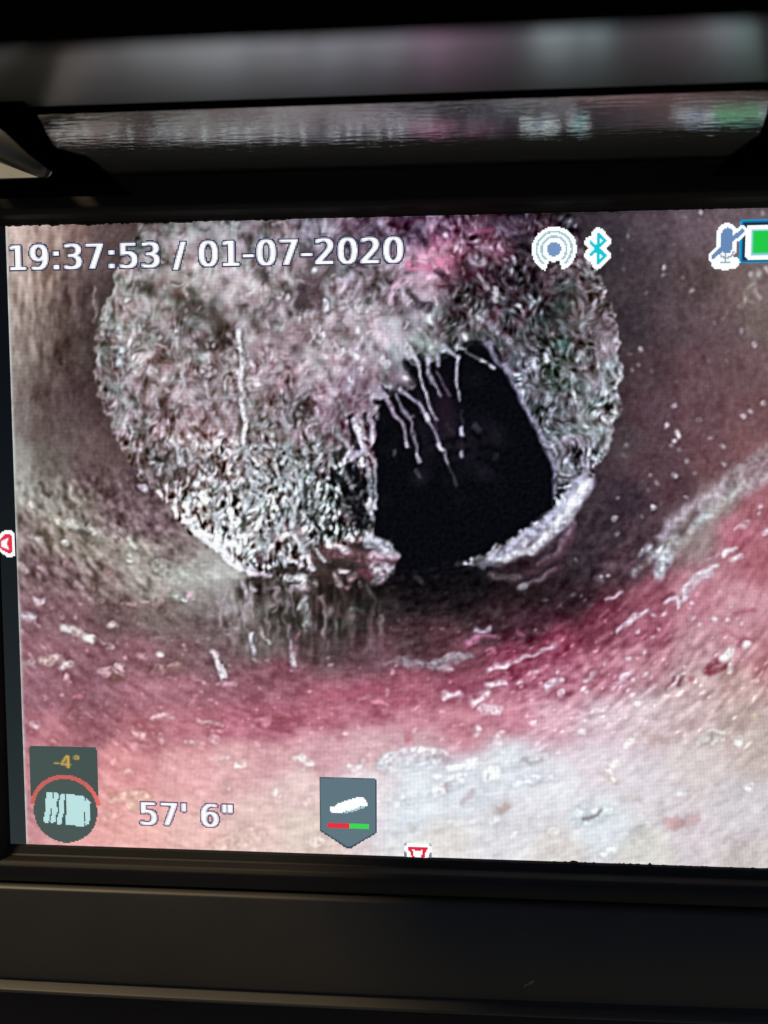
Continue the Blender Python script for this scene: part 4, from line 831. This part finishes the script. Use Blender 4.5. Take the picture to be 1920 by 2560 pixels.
# battery
p = Pad(536, 6, 60, 36)
o_ = (p.X > 537.6) & (p.X < 592) & (p.Y > 8.2) & (p.Y < 38.2); i_ = (p.X > 539.2) & (p.X < 590.4) & (p.Y > 9.8) & (p.Y < 36.6)
p.put(o_, (34, 40, 66)); p.put(o_ & ~i_, (12, 140, 190))
bat = p.build('battery_icon', mon, YO); tag(bat, 'green charged battery icon in a thin cyan frame')
p = Pad(536, 6, 60, 36); bx = np.maximum(np.abs(p.X-564.5)-20.6, 0); by2 = np.maximum(np.abs(p.Y-23.7)-9.6, 0)
p.put((np.hypot(bx, by2) < 2.4) | ((p.X > 586) & (p.X < 589.5) & (np.abs(p.Y-23.7) < 5)), WHT); p.build('battery_outline', bat, YO-.00003)
p = Pad(536, 6, 60, 36); p.put((p.X > 544.9) & (p.X < 584) & (p.Y > 15.0) & (p.Y < 32.4), (150, 210, 235)); p.put((p.X > 546.2) & (p.X < 583) & (p.Y > 16.0) & (p.Y < 31.4), (34, 202, 72)); p.build('battery_charge', bat, YO-.00006)
# muted microphone
p = Pad(508, 6, 36, 40); mx0 = 528.2
caps = p.seg([(mx0, 17.2), (mx0, 27.6)]); sl_ = p.seg([(538.6, 15.8), (530, 23.5), (519.2, 33.4)])
st = p.seg([(521.5, 37.8), (533.6, 37.8)]); st2 = p.seg([(mx0-.5, 31), (mx0-.5, 37.6)])
p.put((caps < 7.0) | (sl_ < 3.6) | (st < 3.9) | (st2 < 5.5), WHT)
mic = p.build('microphone_icon', mon, YO-.0001); tag(mic, 'blue muted microphone icon on a white outline')
p = Pad(508, 6, 36, 40); p.put((caps < 3.7) | ((sl_ < 1.5)), (104, 138, 184)); p.build('microphone_symbol', mic, YO-.00013)
p = Pad(508, 6, 36, 40); arc_ = (np.abs(np.hypot(p.X-mx0, p.Y-29)-5.2) < .45) & (p.Y > 30); p.put(arc_ | (st < .45) & (np.abs(p.X-mx0+.6) < 3.6) | (st2 < .4), (150, 172, 186)); p.build('microphone_stand', mic, YO-.00013, .3)
# tilt gauge
p = Pad(2, 396, 62, 86); gc = (33.0, 451.8)
rg2 = np.hypot(p.X-gc[0], p.Y-gc[1])
rx = np.maximum(np.abs(p.X-32.45)-24.6, 0); ry = np.maximum(402.6-p.Y, 0)
plate = (np.hypot(rx, ry) < 2.6) & (p.Y < 446.5) & (rg2 > 29.2)
GRY = (70, 84, 82)
p.put(plate, GRY); gauge = p.build('tilt_gauge', mon, YO); tag(gauge, 'grey tilt gauge reading -4 degrees in the bottom left corner of the screen')
p = Pad(2, 396, 62, 86); p.put((rg2 < 29.2) & (rg2 > 25.7) & (p.Y < 446.5), (204, 100, 94)); p.rgb *= (1+.12*sstep(50, 59, np.arange(2, 64)))[None, :, None]; p.build('arc', gauge, YO)
p = Pad(2, 396, 62, 86); p.put(rg2 < 25.8, (74, 89, 86)); dsk = p.build('disc', gauge, YO-.00002)
gl = lambda pts: [(33+(x-895)*.0565, 451.8+(y-1027)*.0565) for x, y in pts]
for k, pts in enumerate(([(640,765),(715,765),(715,840),(690,920),(690,1000),(670,1090),(665,1150),(640,1205),(590,1200),(570,1150),(600,1090),(612,1000),(612,860),(635,830)],
  [(740,765),(790,765),(805,800),(800,850),(775,890),(780,1050),(755,1100),(745,1190),(700,1205),(675,1190),(680,1130),(710,1080),(710,880),(735,840)],
  [(835,785),(890,785),(890,850),(878,900),(878,1050),(855,1100),(835,1150),(830,1230),(780,1220),(765,1180),(785,1110),(800,1070),(805,890),(830,850)],
  [(920,788),(1040,790),(1045,808),(1178,812),(1178,960),(1165,1050),(1155,1240),(1040,1245),(1030,1230),(900,1220),(890,1110),(915,1080),(920,880),(910,860)],
  [(1200,845),(1230,850),(1235,880),(1265,885),(1250,920),(1255,1140),(1235,1160),(1225,1200),(1185,1222),(1170,1180),(1180,1120),(1180,880)])):
    p = Pad(8, 430, 52, 44); p.put(p.poly(gl(pts)), (188, 226, 226)); p.build('camera_symbol', gauge, YO-.00006, .4)
_, ch = text('angle_readout', None, '-4°', 24.6, 417.2, 14.5, (212, 172, 84), GRY, YO-.00002, gauge, .55, .3)
for k, pp in ch: pp.build(k, gauge, YO-.00006)
# shield with the camera head and a red and green bar
sx_ = lambda pts: [(234.9+(x-185)*.0642, 419.0+(y-190)*.0643-(x-185)*.0007) for x, y in pts]
p = Pad(230, 414, 54, 66); sh = [(185,192),(863,207),(863,866),(558,1048),(512,1048),(190,848)]
p.put(p.poly(sx_([(183,190),(866,205),(866,870),(560,1062),(508,1062),(186,852)])), (58, 70, 82)); p.put(p.poly(sx_([(190,196),(858,210),(858,860),(556,1042),(514,1042),(196,842)])), (96, 118, 128))
shd = p.build('camera_badge', mon, YO); tag(shd, 'grey shield badge with a white camera head above a red and green bar')
p = Pad(230, 414, 54, 66); p.put(p.poly(sx_([(480,615),(700,540),(745,548),(640,590),(470,640)])), (170, 200, 212)); p.put(p.poly(sx_([(305,560),(325,548),(380,545),(390,515),(640,430),(700,430),(745,465),(762,510),(755,545),(700,535),(600,572),(480,612),(460,630),(440,622),(400,628),(350,632),(310,600)])), WHT); p.build('camera_head', shd, YO-.00004)
p = Pad(230, 414, 54, 66); p.put(p.poly(sx_([(275,752),(542,752),(542,812),(275,812)])), (226, 52, 68)); p.build('red_bar', shd, YO-.00004)
p = Pad(230, 414, 54, 66); p.put(p.poly(sx_([(545,757),(778,757),(778,812),(545,812)])), (62, 216, 84)); p.build('green_bar', shd, YO-.00004)
# red arrow markers at the screen's edges
mk = lambda pts: [(310.3+(x-1350)*.0642, 477.7+(y-1133)*.0643) for x, y in pts]
p = Pad(296, 466, 30, 15)
p.put(p.poly(mk([(1196,1000),(1225,1000),(1225,1190),(1196,1190)])) | p.poly(mk([(1480,1000),(1508,1000),(1508,1190),(1480,1190)])), (120, 128, 138))
p.put(p.poly(mk([(1225,1003),(1485,1003),(1512,1045),(1512,1090),(1490,1130),(1470,1190),(1235,1190),(1222,1130),(1195,1090),(1195,1045)])), WHT)
a_ = p.build('arrow_marker', mon, YO); tag(a_, 'red arrow marker cut by the bottom edge of the screen')
p = Pad(296, 466, 30, 15)
p.put(p.poly(mk([(1232,1042),(1468,1042),(1460,1080),(1440,1110),(1425,1190),(1393,1190),(1406,1110),(1415,1078),(1385,1084),(1355,1088),(1320,1084),(1285,1068),(1290,1100),(1320,1190),(1285,1190),(1262,1110),(1240,1080)])), (226, 44, 72)); p.build('arrow', a_, YO-.00004)
ml = lambda pts: [(-7.4+(x*.3858-17.4)/3.2, 240+(1200+y*.3858-1357.5)/3.2) for x, y in pts]
def side_marker(conv, u0, lab):
    p = Pad(u0, 226, 20, 28)
    p.put(p.poly(conv([(-12,360),(8,345),(30,328),(75,324),(97,340),(98,485),(75,500),(45,498),(20,480),(-12,460)])), WHT)
    o = p.build('arrow_marker', mon, YO); tag(o, lab)
    p = Pad(u0, 226, 20, 28)
    p.put(p.poly(conv([(2,385),(30,352),(72,348),(84,372),(84,452),(72,474),(42,468),(2,444)])), (226, 50, 78))
    p.put(p.poly(conv([(8,396),(62,372),(46,410),(62,452),(8,432)])), WHT)
    q_ = p.build('arrow', o, YO-.00004)
side_marker(ml, -14, 'red arrow marker at the left edge of the screen')
mr_ = lambda pts: [(563.0-(u+7.4)+7.5, v-2.2) for u, v in ml(pts)]
side_marker(mr_, 562, 'red arrow marker at the right edge of the screen')
